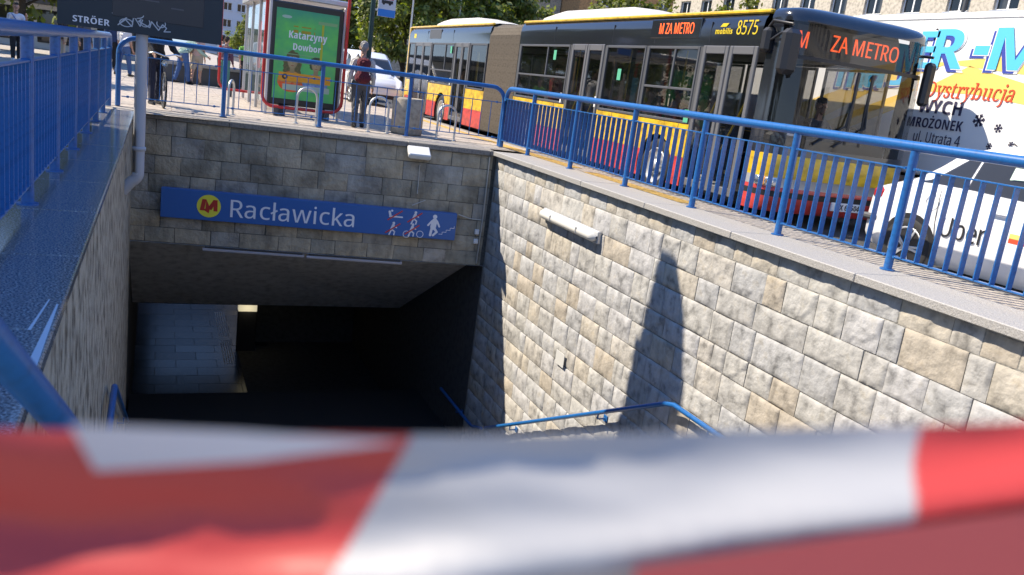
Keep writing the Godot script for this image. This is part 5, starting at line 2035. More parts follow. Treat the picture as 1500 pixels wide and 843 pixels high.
# ------------------------------------------------------------------ people
# a smooth skin over tapered bones [a, b, radius at a, radius at b], meshed as surface nets
func blob(mb: MB, bones: Array, cell: float, k := 0.03) -> void:
	var lo := Vector3(1e9, 1e9, 1e9)
	var hi := -lo
	for s in bones:
		var r: float = maxf(s[2], s[3]) + cell * 2.0 + k
		for p in [s[0], s[1]]:
			lo = lo.min(p - Vector3(r, r, r))
			hi = hi.max(p + Vector3(r, r, r))
	var nx := int((hi.x - lo.x) / cell) + 2
	var ny := int((hi.y - lo.y) / cell) + 2
	var nz := int((hi.z - lo.z) / cell) + 2
	var f := PackedFloat32Array()
	f.resize(nx * ny * nz)
	f.fill(1.0)
	for s in bones:
		var a: Vector3 = s[0]
		var ab: Vector3 = s[1] - a
		var l2 := maxf(ab.length_squared(), 1e-9)
		var ra: float = s[2]
		var rb: float = s[3]
		var r := maxf(ra, rb) + cell * 1.8 + k
		var b0 := (a.min(s[1]) - Vector3(r, r, r) - lo) / cell
		var b1 := (a.max(s[1]) + Vector3(r, r, r) - lo) / cell
		for x in range(maxi(int(b0.x), 0), mini(int(b1.x) + 2, nx)):
			for y in range(maxi(int(b0.y), 0), mini(int(b1.y) + 2, ny)):
				var at := (x * ny + y) * nz
				for z in range(maxi(int(b0.z), 0), mini(int(b1.z) + 2, nz)):
					var p := lo + Vector3(x, y, z) * cell - a
					var t := clampf(p.dot(ab) / l2, 0.0, 1.0)
					var d := (p - ab * t).length() - lerpf(ra, rb, t)
					var o := f[at + z]
					var h := maxf(k - absf(o - d), 0.0) / k
					f[at + z] = minf(o, d) - h * h * k * 0.25
	var id := {}
	var pts := PackedVector3Array()
	for x in nx - 1:
		for y in ny - 1:
			for z in nz - 1:
				var base := (x * ny + y) * nz + z
				var v := [f[base], f[base + 1], f[base + nz], f[base + nz + 1], f[base + ny * nz], f[base + ny * nz + 1], f[base + ny * nz + nz], f[base + ny * nz + nz + 1]]
				var mn: float = v.min()
				if mn > 0.0 or v.max() <= 0.0:
					continue
				var sum := Vector3.ZERO
				var n := 0
				for e in [[0, 1], [2, 3], [4, 5], [6, 7], [0, 2], [1, 3], [4, 6], [5, 7], [0, 4], [1, 5], [2, 6], [3, 7]]:
					var va: float = v[e[0]]
					var vb: float = v[e[1]]
					if (va <= 0.0) != (vb <= 0.0):
						var t := va / (va - vb)
						var pa := Vector3(e[0] >> 2, (e[0] >> 1) & 1, e[0] & 1)
						var pb := Vector3(e[1] >> 2, (e[1] >> 1) & 1, e[1] & 1)
						sum += pa.lerp(pb, t)
						n += 1
				id[base] = pts.size()
				pts.append(lo + (Vector3(x, y, z) + sum / n) * cell)
	mb.smooth(9)
	var sx := ny * nz
	for base in id:
		var inside := f[base] <= 0.0
		if (f[base + sx] <= 0.0) != inside and id.has(base - nz) and id.has(base - 1) and id.has(base - nz - 1):
			mb.quad(pts[id[base]], pts[id[base - nz]], pts[id[base - nz - 1]], pts[id[base - 1]])
		if (f[base + nz] <= 0.0) != inside and id.has(base - sx) and id.has(base - 1) and id.has(base - sx - 1):
			mb.quad(pts[id[base]], pts[id[base - 1]], pts[id[base - sx - 1]], pts[id[base - sx]])
		if (f[base + 1] <= 0.0) != inside and id.has(base - sx) and id.has(base - nz) and id.has(base - sx - nz):
			mb.quad(pts[id[base]], pts[id[base - sx]], pts[id[base - sx - nz]], pts[id[base - nz]])
	mb.flat()


# facing +z before the turn; o: stride, lean, arms (left then right: [swing, side, elbow]), sit, sleeves, shorts, hair, coat colours
func person(label: String, at: Vector3, yaw: float, tall: float, o: Dictionary, cell := 0.036) -> Node3D:
	var root := thing("person", label, "person", at, o.get("group", ""))
	root.rotation.y = yaw
	var s := tall / 1.75
	var skin := mat("skin_%s" % o.get("skin", "light"), col(0.46, 0.27, 0.19) if o.get("skin", "light") == "light" else col(0.30, 0.16, 0.10), 0.6)
	var lean: float = o.get("lean", 0.0)
	var sit: bool = o.get("sit", false)
	var hip_y := 0.52 if sit else 0.92
	var pel := Vector3(0, hip_y, 0) * s
	var bend := Basis(Vector3.RIGHT, lean)
	var up := func(v: Vector3) -> Vector3: return pel + bend * (v * s)
	var chest: Vector3 = up.call(Vector3(0, 0.36, -0.01))
	var neck: Vector3 = up.call(Vector3(0, 0.54, 0.0))
	var nod: float = o.get("nod", 0.0)
	var hb := bend * Basis(Vector3.RIGHT, nod)
	var head := neck + hb * (Vector3(0, 0.155, 0.025) * s)
	var body := []
	var shirt := []
	var trousers := []
	var shoes := [[], []]
	var w: float = o.get("build", 1.0)
	body.append([pel + Vector3(-0.05, 0, 0) * s, pel + Vector3(0.05, 0, 0) * s, 0.11 * s * w, 0.11 * s * w])
	body.append([pel, chest, 0.115 * s * w, 0.125 * s * w])
	body.append([up.call(Vector3(-0.12, 0.43, -0.01)), up.call(Vector3(0.12, 0.43, -0.01)), 0.075 * s * w, 0.075 * s * w])
	body.append([chest, neck, 0.09 * s, 0.055 * s])
	body.append([neck, head, 0.055 * s, 0.058 * s])
	# skull, jaw, nose, ears
	body.append([head + hb * (Vector3(0, 0.045, -0.02) * s), head + hb * (Vector3(0, 0.03, 0.02) * s), 0.088 * s, 0.082 * s])
	body.append([head + hb * (Vector3(0, 0.0, 0.03) * s), head + hb * (Vector3(0, -0.065, 0.055) * s), 0.068 * s, 0.038 * s])
	body.append([head + hb * (Vector3(0, 0.02, 0.10) * s), head + hb * (Vector3(0, -0.015, 0.118) * s), 0.010 * s, 0.016 * s])
	for e in [-1.0, 1.0]:
		body.append([head + hb * (Vector3(e * 0.085, 0.02, -0.01) * s), head + hb * (Vector3(e * 0.085, -0.015, 0.0) * s), 0.018 * s, 0.014 * s])
	for i in 2:
		var e := -1.0 if i == 0 else 1.0
		# leg
		var st: float = o.get("stride", 0.0) * (1.0 if i == 0 else -1.0)
		var h := pel + Vector3(e * 0.095, -0.03, 0) * s
		var knee: Vector3
		var ankle: Vector3
		if sit:
			knee = h + Vector3(e * 0.04, 0.0, 0.42) * s
			ankle = knee + Vector3(0, -0.40, 0.02) * s
		else:
			var kb: float = 0.12 * absf(st) + 0.03 + (0.5 * maxf(0.0, -st))
			knee = h + Vector3(0, -0.43 * cos(st), 0.43 * sin(st)) * s
			ankle = knee + Vector3(0, -0.40 * cos(st - kb), 0.40 * sin(st - kb)) * s
		var toe := ankle + Vector3(e * 0.02, -0.045, 0.16) * s
		body.append([h, knee, 0.088 * s * w, 0.058 * s])
		body.append([knee, ankle, 0.056 * s, 0.040 * s])
		body.append([ankle + Vector3(0, -0.03, -0.03) * s, toe, 0.042 * s, 0.032 * s])
		shoes[i].append([ankle + Vector3(0, -0.03, -0.045) * s, toe + Vector3(0, 0, 0.01), 0.050 * s, 0.040 * s])
		if o.has("shorts"):
			trousers.append([h, h.lerp(knee, 0.85), 0.108 * s * w, 0.085 * s])
		else:
			trousers.append([h, knee, 0.104 * s * w, 0.076 * s])
			trousers.append([knee, ankle + Vector3(0, 0.03, 0), 0.074 * s, 0.062 * s])
		# arm
		var arm: Array = o.get("arms", [[0.1, 0.12, 0.3], [0.1, 0.12, 0.3]])[i]
		var sh: Vector3 = up.call(Vector3(e * 0.175 * w, 0.43, -0.01))
		var ua := Vector3(e * sin(arm[1]), -cos(arm[1]) * cos(arm[0]), sin(arm[0]))
		var el := sh + ua.normalized() * 0.29 * s
		var fa := Vector3(e * sin(arm[1]) * 0.4 + (arm[3] if arm.size() > 3 else 0.0), -cos(arm[0] + arm[2]), sin(arm[0] + arm[2])).normalized()
		var wr := el + fa * 0.25 * s
		body.append([sh, el, 0.052 * s, 0.042 * s])
		body.append([el, wr, 0.042 * s, 0.030 * s])
		body.append([wr, wr + fa * 0.085 * s, 0.028 * s, 0.034 * s])
		shirt.append([sh, el if o.get("sleeves", "long") == "long" else sh.lerp(el, 0.72), 0.070 * s * w, 0.060 * s])
		if o.get("sleeves", "long") == "long":
			shirt.append([el, wr - fa * 0.02, 0.058 * s, 0.046 * s])
		root.set_meta("w%d" % i, wr)
		root.set_meta("f%d" % i, fa)
	shirt.append([pel + Vector3(-0.05, 0.06, 0) * s, pel + Vector3(0.05, 0.06, 0) * s, 0.128 * s * w, 0.128 * s * w])
	shirt.append([pel + Vector3(0, 0.05, 0) * s, chest, 0.130 * s * w, 0.142 * s * w])
	shirt.append([up.call(Vector3(-0.12, 0.43, -0.01)), up.call(Vector3(0.12, 0.43, -0.01)), 0.088 * s * w, 0.088 * s * w])
	trousers.append([pel + Vector3(-0.05, -0.01, 0) * s, pel + Vector3(0.05, -0.01, 0) * s, 0.126 * s * w, 0.126 * s * w])
	if o.has("skirt"):
		trousers = [[pel + Vector3(0, 0.05, 0) * s, pel + Vector3(0, -0.5, 0.02) * s, 0.14 * s, 0.20 * s]]
	var b := MB.new()
	blob(b, body, cell, 0.03)
	for i in 2:
		# five fingers to each hand
		var wr: Vector3 = root.get_meta("w%d" % i)
		var fa: Vector3 = root.get_meta("f%d" % i)
		root.remove_meta("w%d" % i)
		root.remove_meta("f%d" % i)
		var sd := fa.cross(Vector3.RIGHT).normalized()
		if sd.length() < 0.5:
			sd = Vector3.UP
		var pal := sd.cross(fa)
		for k in 4:
			var o0 := wr + fa * 0.095 * s + sd * (k - 1.5) * 0.018 * s
			b.tube([o0, o0 + fa * 0.035 * s, o0 + (fa * 0.055 + pal * 0.018) * s * (1.0 if k != 3 else 0.8)], 0.009 * s, 5)
		var th := wr + fa * 0.04 * s + sd * 0.03 * s
		b.tube([th, th + (fa * 0.03 + sd * 0.025) * s, th + (fa * 0.06 + sd * 0.03) * s], 0.010 * s, 5)
	lpart(root, "body", b, skin)
	b = MB.new()
	blob(b, shirt, cell, 0.03)
	lpart(root, "top", b, o.get("top", M["white_paint"]))
	b = MB.new()
	blob(b, trousers, cell, 0.03)
	lpart(root, "skirt" if o.has("skirt") else "trousers", b, o.get("legs", M["dark_grey"]))
	for i in 2:
		b = MB.new()
		blob(b, shoes[i], cell * 0.8, 0.02)
		lpart(root, "shoe", b, o.get("shoes", M["black_plastic"]))
	if o.get("hair", "short") != "none":
		var hair := [[head + hb * (Vector3(0, 0.075, -0.035) * s), head + hb * (Vector3(0, 0.085, 0.02) * s), 0.088 * s, 0.075 * s], [head + hb * (Vector3(0, 0.03, -0.06) * s), head + hb * (Vector3(0, -0.02, -0.05) * s), 0.072 * s, 0.05 * s]]
		if o.get("hair", "short") == "long":
			hair.append([head + hb * (Vector3(0, 0.0, -0.07) * s), head + hb * (Vector3(0, -0.22, -0.09) * s), 0.07 * s, 0.05 * s])
		b = MB.new()
		blob(b, hair, cell * 0.7, 0.02)
		lpart(root, "hair", b, o.get("hairm", mat("hair_dark", col(0.02, 0.014, 0.010), 0.6)))
	return root


func cloth(key: String, r: float, g: float, b: float) -> StandardMaterial3D:
	var m := mat("cloth_" + key, col(r, g, b), 0.9)
	m.rim_enabled = true
	m.rim = 0.2
	return m


func build_people() -> void:
	var white := cloth("white", 0.70, 0.70, 0.72)
	var black := cloth("black", 0.018, 0.018, 0.02)
	var jeans := cloth("jeans", 0.06, 0.12, 0.27)
	var beige := cloth("beige", 0.42, 0.36, 0.27)
	var greyb := cloth("grey", 0.09, 0.09, 0.095)
	var green := cloth("green", 0.10, 0.26, 0.20)
	var blue := cloth("blue", 0.10, 0.18, 0.42)
	var pale := cloth("pale_blue", 0.42, 0.50, 0.60)
	var grey_hair := mat("hair_grey", col(0.22, 0.22, 0.23), 0.6)
	# the man walking away with a rucksack
	var p := person("man in pale shirt walking away with a dark red rucksack, between poster and bin", Vector3(3.84, 0, -17.85), PI - 0.1, 1.74, {"top": cloth("cream", 0.50, 0.49, 0.47), "legs": greyb, "stride": 0.16, "hairm": grey_hair, "arms": [[0.15, 0.2, 0.35], [-0.1, 0.22, 0.2]], "build": 1.05}, 0.026)
	var b := MB.new()
	blob(b, [[Vector3(-0.07, 1.02, -0.20), Vector3(0.07, 1.02, -0.20), 0.10, 0.10], [Vector3(-0.06, 1.32, -0.19), Vector3(0.06, 1.32, -0.19), 0.09, 0.09], [Vector3(0, 1.02, -0.21), Vector3(0, 1.32, -0.20), 0.12, 0.10]], 0.026, 0.05)
	lpart(p, "rucksack", b, cloth("maroon", 0.10, 0.012, 0.02))
	b = MB.new()
	for e in [-1.0, 1.0]:
		b.tube([Vector3(e * 0.09, 1.40, -0.14), Vector3(e * 0.11, 1.475, -0.02), Vector3(e * 0.11, 1.38, 0.13), Vector3(e * 0.12, 1.12, 0.12)], 0.018, 6)
	lpart(p, "rucksack_strap", b, black)
	# woman with a phone, far left
	p = person("woman in white top and black trousers holding a phone to her ear, far left", Vector3(-4.25, 0, -31.5), 0.35, 1.76, {"top": white, "legs": black, "sleeves": "short", "hair": "long", "shoes": white, "arms": [[0.1, 0.15, 0.3], [0.5, 0.35, 2.1, -0.3]], "stride": 0.06}, 0.03)
	b = MB.new()
	b.tube([Vector3(-0.15, 1.42, 0.13), Vector3(0.12, 1.05, 0.14)], 0.014, 6)
	lpart(p, "bag_strap", b, blue)
	# those by the far stairs and the planter
	var list := [
		["man in dark jacket standing over the bicycle behind the pipe post", Vector3(-0.10, 0, -18.3), 0.4, 1.72, {"top": black, "legs": cloth("navy", 0.02, 0.025, 0.05), "arms": [[0.6, 0.2, 0.5], [0.6, 0.2, 0.5]], "lean": 0.2, "stride": 0.1}, 0.032],
		["person in white shirt and blue jeans walking just right of the left railing's end", Vector3(-1.05, 0, -29.0), 2.6, 1.66, {"top": white, "legs": jeans, "sleeves": "short", "stride": 0.25, "hairm": grey_hair}, 0.036],
		["person in pale green top and jeans bending over the parapet", Vector3(0.62, 0, -28.8), 2.2, 1.72, {"top": cloth("mint", 0.36, 0.52, 0.44), "legs": jeans, "lean": 0.75, "stride": 0.2, "arms": [[0.7, 0.2, 0.4], [0.9, 0.2, 0.3]]}, 0.036],
		["person with a pale shoulder bag and bare legs by the parapet", Vector3(1.02, 0, -29.0), 2.9, 1.68, {"top": cloth("pink_beige", 0.55, 0.38, 0.32), "legs": beige, "shorts": true, "sleeves": "short", "stride": 0.2, "hair": "long"}, 0.036],
		["person in dark blue standing in front of the market stalls on the left", Vector3(-1.62, 0, -33.5), 0.0, 1.74, {"top": cloth("deep_blue", 0.03, 0.05, 0.12), "legs": black}, 0.038],
		["dark-haired person in grey top left of the one in dark blue", Vector3(-2.45, 0, -33.0), 0.6, 1.70, {"top": greyb, "legs": black, "hair": "long"}, 0.038],
		["person in black with a white bag among the group on the left", Vector3(-3.0, 0, -32.0), 1.2, 1.72, {"top": black, "legs": beige, "stride": 0.15}, 0.038],
		["person in pale blue shirt nearest the red hoop by the shelter", Vector3(1.98, 0, -32.5), 2.4, 1.66, {"top": pale, "legs": black, "sleeves": "short"}, 0.038],
		["person in bright green top and dark trousers facing the parapet behind the shelter", Vector3(2.5, 0, -29.3), 0.3, 1.68, {"top": cloth("lime", 0.20, 0.48, 0.06), "legs": black, "sleeves": "short"}, 0.04],
		["person in teal trousers leaning on the parapet beside the railing post", Vector3(1.85, 0, -29.0), 2.7, 1.60, {"top": cloth("plum", 0.12, 0.06, 0.09), "legs": green, "stride": 0.12, "lean": 0.15}, 0.038],
	]
	for q in list:
		person(q[0], q[1], q[2], q[3], q[4], q[5])
	# passengers in the bus, standing or sitting on its floor
	var fl := 0.20
	list = [
		["bus passenger in white shirt standing inside the second door", Vector3(8.15, fl, -15.75), 1.9, 1.72, {"top": white, "legs": greyb}],
		["bus passenger with brown hair sitting behind the second door", Vector3(8.26, fl + 0.08, -13.72), 1.2, 1.66, {"top": beige, "legs": black, "sit": true, "hair": "long", "hairm": mat("hair_brown", col(0.10, 0.05, 0.025), 0.6)}],
		["bus passenger in red top standing by the bellows", Vector3(8.3, fl, -17.9), 0.6, 1.66, {"top": cloth("rose", 0.40, 0.05, 0.06), "legs": black}],
		["bus passenger in black and orange sitting over the front wheel", Vector3(8.26, fl + 0.08, -12.82), 1.4, 1.70, {"top": cloth("rust", 0.35, 0.08, 0.03), "legs": black, "sit": true}],
		["bus passenger in white sitting nearest the front door", Vector3(8.26, fl + 0.08, -12.02), 1.0, 1.62, {"top": white, "legs": pale, "sit": true, "hairm": grey_hair}],
		["bus passenger in pale blue sitting just in front of the bellows", Vector3(8.26, fl + 0.08, -18.02), 1.3, 1.68, {"top": pale, "legs": jeans, "sit": true}],
		["bus passenger in beige sitting in the rear half of the bus", Vector3(8.26, fl + 0.08, -24.42), 1.3, 1.70, {"top": beige, "legs": jeans, "sit": true}],
		["bus driver in dark shirt at the wheel", Vector3(9.6, fl + 0.15, -10.75), 0.0, 1.76, {"top": cloth("driver", 0.05, 0.06, 0.09), "legs": black, "sit": true, "arms": [[0.9, 0.1, 0.5], [0.9, 0.1, 0.5]]}],
	]
	for q in list:
		person(q[0], q[1], q[2], q[3], q[4], 0.04)


# ------------------------------------------------------------------ buildings
# one wall in the xy plane of t with openings cut out, windows set back in them
func facade(root: Node3D, t: Transform3D, x0: float, x1: float, y0: float, y1: float, cols: Array, sills: Array, w: float, h: float, m: Material, white: Material, sill_m: Material) -> void:
	var b := MB.new()
	var d := 0.30
	var ys := [y0]
	for s in sills:
		ys += [s, s + h]
	ys.append(y1)
	for i in range(0, ys.size(), 2):
		b.box(Vector3(x0, ys[i], -d), Vector3(x1, ys[i + 1], 0), 0.0, t)
	for s in sills:
		var x := x0
		for c in cols:
			b.box(Vector3(x, s, -d), Vector3(c - w * 0.5, s + h, 0), 0.0, t)
			x = c + w * 0.5
		b.box(Vector3(x, s, -d), Vector3(x1, s + h, 0), 0.0, t)
	part(root, "wall", b, m)
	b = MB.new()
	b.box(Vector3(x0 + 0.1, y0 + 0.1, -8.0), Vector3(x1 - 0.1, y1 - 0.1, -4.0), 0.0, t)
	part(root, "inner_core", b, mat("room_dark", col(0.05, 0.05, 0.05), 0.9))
	b = MB.new()
	b.box(Vector3(x0, y0, -10.0), Vector3(x0 + 0.3, y1, -0.3), 0.0, t)
	b.box(Vector3(x1 - 0.3, y0, -10.0), Vector3(x1, y1, -0.3), 0.0, t)
	b.box(Vector3(x0, y1, -10.0), Vector3(x1, y1 + 0.3, 0.15), 0.0, t)
	b.box(Vector3(x0, y0, -10.3), Vector3(x1, y1, -10.0), 0.0, t)
	part(root, "outer_wall", b, m)
	var gl := glass("house_glass", Color(0.10, 0.13, 0.15), 0.75)
	for s in sills:
		for c in cols:
			b = MB.new()
			var fw := 0.08
			b.box(Vector3(c - w * 0.5, s, -0.24), Vector3(c - w * 0.5 + fw, s + h, -0.17), 0.0, t)
			b.box(Vector3(c + w * 0.5 - fw, s, -0.24), Vector3(c + w * 0.5, s + h, -0.17), 0.0, t)
			b.box(Vector3(c - w * 0.5 + fw, s, -0.24), Vector3(c + w * 0.5 - fw, s + fw, -0.17), 0.0, t)
			b.box(Vector3(c - w * 0.5 + fw, s + h - fw, -0.24), Vector3(c + w * 0.5 - fw, s + h, -0.17), 0.0, t)
			b.box(Vector3(c - 0.05, s + fw, -0.235), Vector3(c + 0.05, s + h - fw, -0.175), 0.0, t)
			var o := part(root, "window", b, white)
			b = MB.new()
			b.quad(t * Vector3(c - w * 0.5 + 0.04, s + 0.04, -0.205), t * Vector3(c - w * 0.5 + 0.04, s + h - 0.04, -0.205), t * Vector3(c + w * 0.5 - 0.04, s + h - 0.04, -0.205), t * Vector3(c + w * 0.5 - 0.04, s + 0.04, -0.205))
			lpart(o, "pane", b, gl)
			b = MB.new()
			b.box(Vector3(c - w * 0.5 - 0.10, s - 0.08, -0.16), Vector3(c + w * 0.5 + 0.10, s - 0.002, 0.14), 0.01, t)
			lpart(o, "sill", b, sill_m)
			if rng.randf() < 0.55:
				b = MB.new()
				var x: float = c - w * 0.5 + 0.1 if rng.randf() < 0.5 else c + 0.08
				b.quad(t * Vector3(x, s + 0.1, -0.35), t * Vector3(x, s + h, -0.35), t * Vector3(x + w * 0.36, s + h, -0.35), t * Vector3(x + w * 0.36, s + 0.1, -0.35))
				lpart(o, "curtain", b, white)


func build_buildings() -> void:
	var cream := tri_map(mat("render_cream", col(0.62, 0.56, 0.46), 0.9), M["pavement"].albedo_texture, null, Vector3(0.25, 0.25, 0.25))
	var beige := tri_map(mat("render_beige", col(0.58, 0.48, 0.35), 0.9), M["pavement"].albedo_texture, null, Vector3(0.25, 0.25, 0.25))
	var orange := tri_map(mat("render_orange", col(0.56, 0.32, 0.14), 0.9), M["pavement"].albedo_texture, null, Vector3(0.25, 0.25, 0.25))
	var white: Material = M["white_paint"]
	var sill: Material = M["alu"]
	# along the far side of the street, facing it
	var t := Transform3D(Basis(Vector3(0, 0, 1), Vector3(0, 1, 0), Vector3(-1, 0, 0)), Vector3(40, 0, 0))
	var cols := []
	for k in 14:
		cols.append(-63.0 + k * 2.98 + (0.25 if k > 8 else 0.0))
	var root := thing("cream_building", "long cream rendered building with white windows above the delivery truck", "building", Vector3(40, 0, -44))
	facade(root, t, -65.0, -21.0, -0.02, 17.0, cols, [2.3, 5.35, 8.40, 11.45], 1.45, 1.6, cream, white, sill)
	var b := MB.new()
	for z in [-35.35, -50.3]:
		b = MB.new()
		b.tube([Vector3(39.9, 0, z), Vector3(39.9, 17, z)], 0.12, 8)
		part(root, "downpipe", b, M["dark_grey"])
	# the block across the end of the street
	root = thing("beige_building", "beige block with small windows beyond the trees above the bus bellows", "building", Vector3(31, 0, -80))
	cols = []
	for k in 5:
		cols.append(20.5 + k * 2.75)
	facade(root, Transform3D(Basis.IDENTITY, Vector3(0, 0, -80)), 18.5, 36.4, -0.02, 24.0, cols, [3.3, 6.6, 9.9, 13.2, 16.5], 1.3, 1.5, beige, white, sill)
	root = thing("orange_building", "orange rendered wing at the corner of the beige block", "building", Vector3(43, 0, -76))
	cols = []
	for k in 5:
		cols.append(39.0 + k * 3.4)
	facade(root, Transform3D(Basis.IDENTITY, Vector3(0, 0, -76)), 36.5, 56.0, -0.02, 24.0, cols, [3.3, 6.6, 9.9, 13.2, 16.5], 1.4, 1.6, orange, white, sill)
	# behind the camera, seen only in the bus windscreen
	root = thing("office_block", "pale ribbed office block behind the viewer, mirrored in the bus windscreen", "building", Vector3(30, 0, 34))
	cols = []
	for k in 9:
		cols.append(-46.0 + k * 4.0)
	facade(root, Transform3D(Basis(Vector3.UP, PI), Vector3(0, 0, 34)), -49.0, -12.0, -0.02, 22.0, cols, [1.0, 4.5, 8.0, 11.5, 15.0, 18.0], 2.2, 2.2, cream, white, sill)
	# far towers
	root = thing("tower_block", "pale tower block far away left of the bus shelter", "building", Vector3(12, 0, -170))
	cols = []
	for k in 5:
		cols.append(8.6 + k * 2.4)
	facade(root, Transform3D(Basis(Vector3.UP, 0.08), Vector3(0, 0, -170)), 7.0, 19.5, -0.02, 20.0, cols, [2.0, 5.0, 8.0, 11.0, 14.0], 1.5, 1.4, M["render_pale"] if M.has("render_pale") else mat("render_pale", col(0.56, 0.57, 0.60), 0.9), white, sill)
	root = thing("low_pavilion", "low pale shop pavilion behind the bystanders on the left", "building", Vector3(-6, 0, -52))
	b = MB.new()
	b.box(Vector3(-24, -0.02, -58), Vector3(-0.5, 2.15, -50), 0.02)
	part(root, "walls", b, mat("pavilion", col(0.55, 0.54, 0.52), 0.8))
	b = MB.new()
	b.box(Vector3(-24.5, 2.15, -58.5), Vector3(0.0, 2.45, -49.2), 0.03)
	part(root, "roof", b, M["dark_grey"])
	for k in 8:
		b = MB.new()
		b.box(Vector3(-22.0 + k * 2.7, 0.3, -50.01), Vector3(-20.0 + k * 2.7, 1.9, -49.96), 0.01)
		part(root, "shop_window", b, M["dark_glass"])


# ------------------------------------------------------------------ trees
func tree_mesh(sd: int, height: float, radius: float, base: float, clumps: int, leaf: float, leaves: int, shape: float) -> Array:
	var r := RandomNumberGenerator.new()
	r.seed = sd
	var wood := MB.new()
	var ch := height - base
	wood.tube([Vector3(0, -0.2, 0), Vector3(0.05, base * 0.6, 0.03), Vector3(r.randf_range(-0.2, 0.2), base + ch * 0.35, r.randf_range(-0.2, 0.2)), Vector3(r.randf_range(-0.3, 0.3), base + ch * 0.8, r.randf_range(-0.3, 0.3))], 0.02 * height + 0.04, 9, true, 0.03)
	var v := PackedVector3Array()
	var n := PackedVector3Array()
	var c := PackedColorArray()
	for k in clumps:
		var d := Vector3(r.randfn(), r.randfn(), r.randfn()).normalized()
		var f := pow(r.randf(), 0.45)
		var hf := 0.5 + 0.5 * d.y * f
		var wid := radius * (1.0 - shape * absf(hf - 0.42) * 1.2)
		var cc := Vector3(d.x * f * wid, base + ch * hf, d.z * f * wid)
		if k < 12:
			wood.tube([Vector3(0, base + ch * hf * 0.45, 0), cc * Vector3(0.5, 0.0, 0.5) + Vector3(0, base + ch * hf * 0.75, 0), cc], 0.05 + 0.004 * height, 6, true, 0.015)
		var cr := r.randf_range(0.10, 0.20) * minf(radius * 1.6, ch) * 0.6
		var tone := r.randf_range(0.72, 1.2)
		for i in leaves:
			var p := cc + Vector3(r.randfn(), r.randfn() * 0.8, r.randfn()) * cr * 0.62
			var out := ((p - cc).normalized() + Vector3(r.randfn(), r.randfn(), r.randfn()) * 0.7 + Vector3(0, 0.5, 0)).normalized()
			var tx := out.cross(Vector3(r.randfn(), r.randfn(), r.randfn())).normalized()
			var ty := out.cross(tx)
			var l := leaf * r.randf_range(0.7, 1.3)
			var g := tone * r.randf_range(0.85, 1.15)
			var lc := Color(0.21 * g, 0.245 * g, 0.062 * g) if r.randf() < 0.7 else Color(0.26 * g, 0.265 * g, 0.085 * g)
			var q := [p - ty * l * 0.6, p + tx * l * 0.36, p + ty * l * 0.6, p - tx * l * 0.36]
			for e in [0, 2, 1, 0, 3, 2]:
				v.append(q[e])
				n.append(out)
				c.append(lc)
	var arr := []
	arr.resize(Mesh.ARRAY_MAX)
	arr[Mesh.ARRAY_VERTEX] = v
	arr[Mesh.ARRAY_NORMAL] = n
	arr[Mesh.ARRAY_COLOR] = c
	var am := ArrayMesh.new()
	am.add_surface_from_arrays(Mesh.PRIMITIVE_TRIANGLES, arr)
	return [am, wood.done()]


func tree(label: String, at: Vector3, parts: Array, yaw := 0.0, scale := 1.0, group := "", called := "street_tree") -> void:
	var t := thing(called, label, "tree", at, group)
	t.rotation.y = yaw
	var lm := mat("leaves", Color.WHITE, 0.6)
	lm.vertex_color_use_as_albedo = true
	lm.backlight_enabled = true
	lm.backlight = Color(0.90, 0.95, 0.42)
	var a := put(t, "crown", parts[0], lm)
	var b := put(t, "trunk", parts[1], tri_map(mat("bark", col(0.09, 0.07, 0.05), 0.95), M["grain"], M["grain_n"], Vector3(1.2, 1.2, 1.2)))
	a.scale = Vector3.ONE * scale
	b.scale = Vector3.ONE * scale


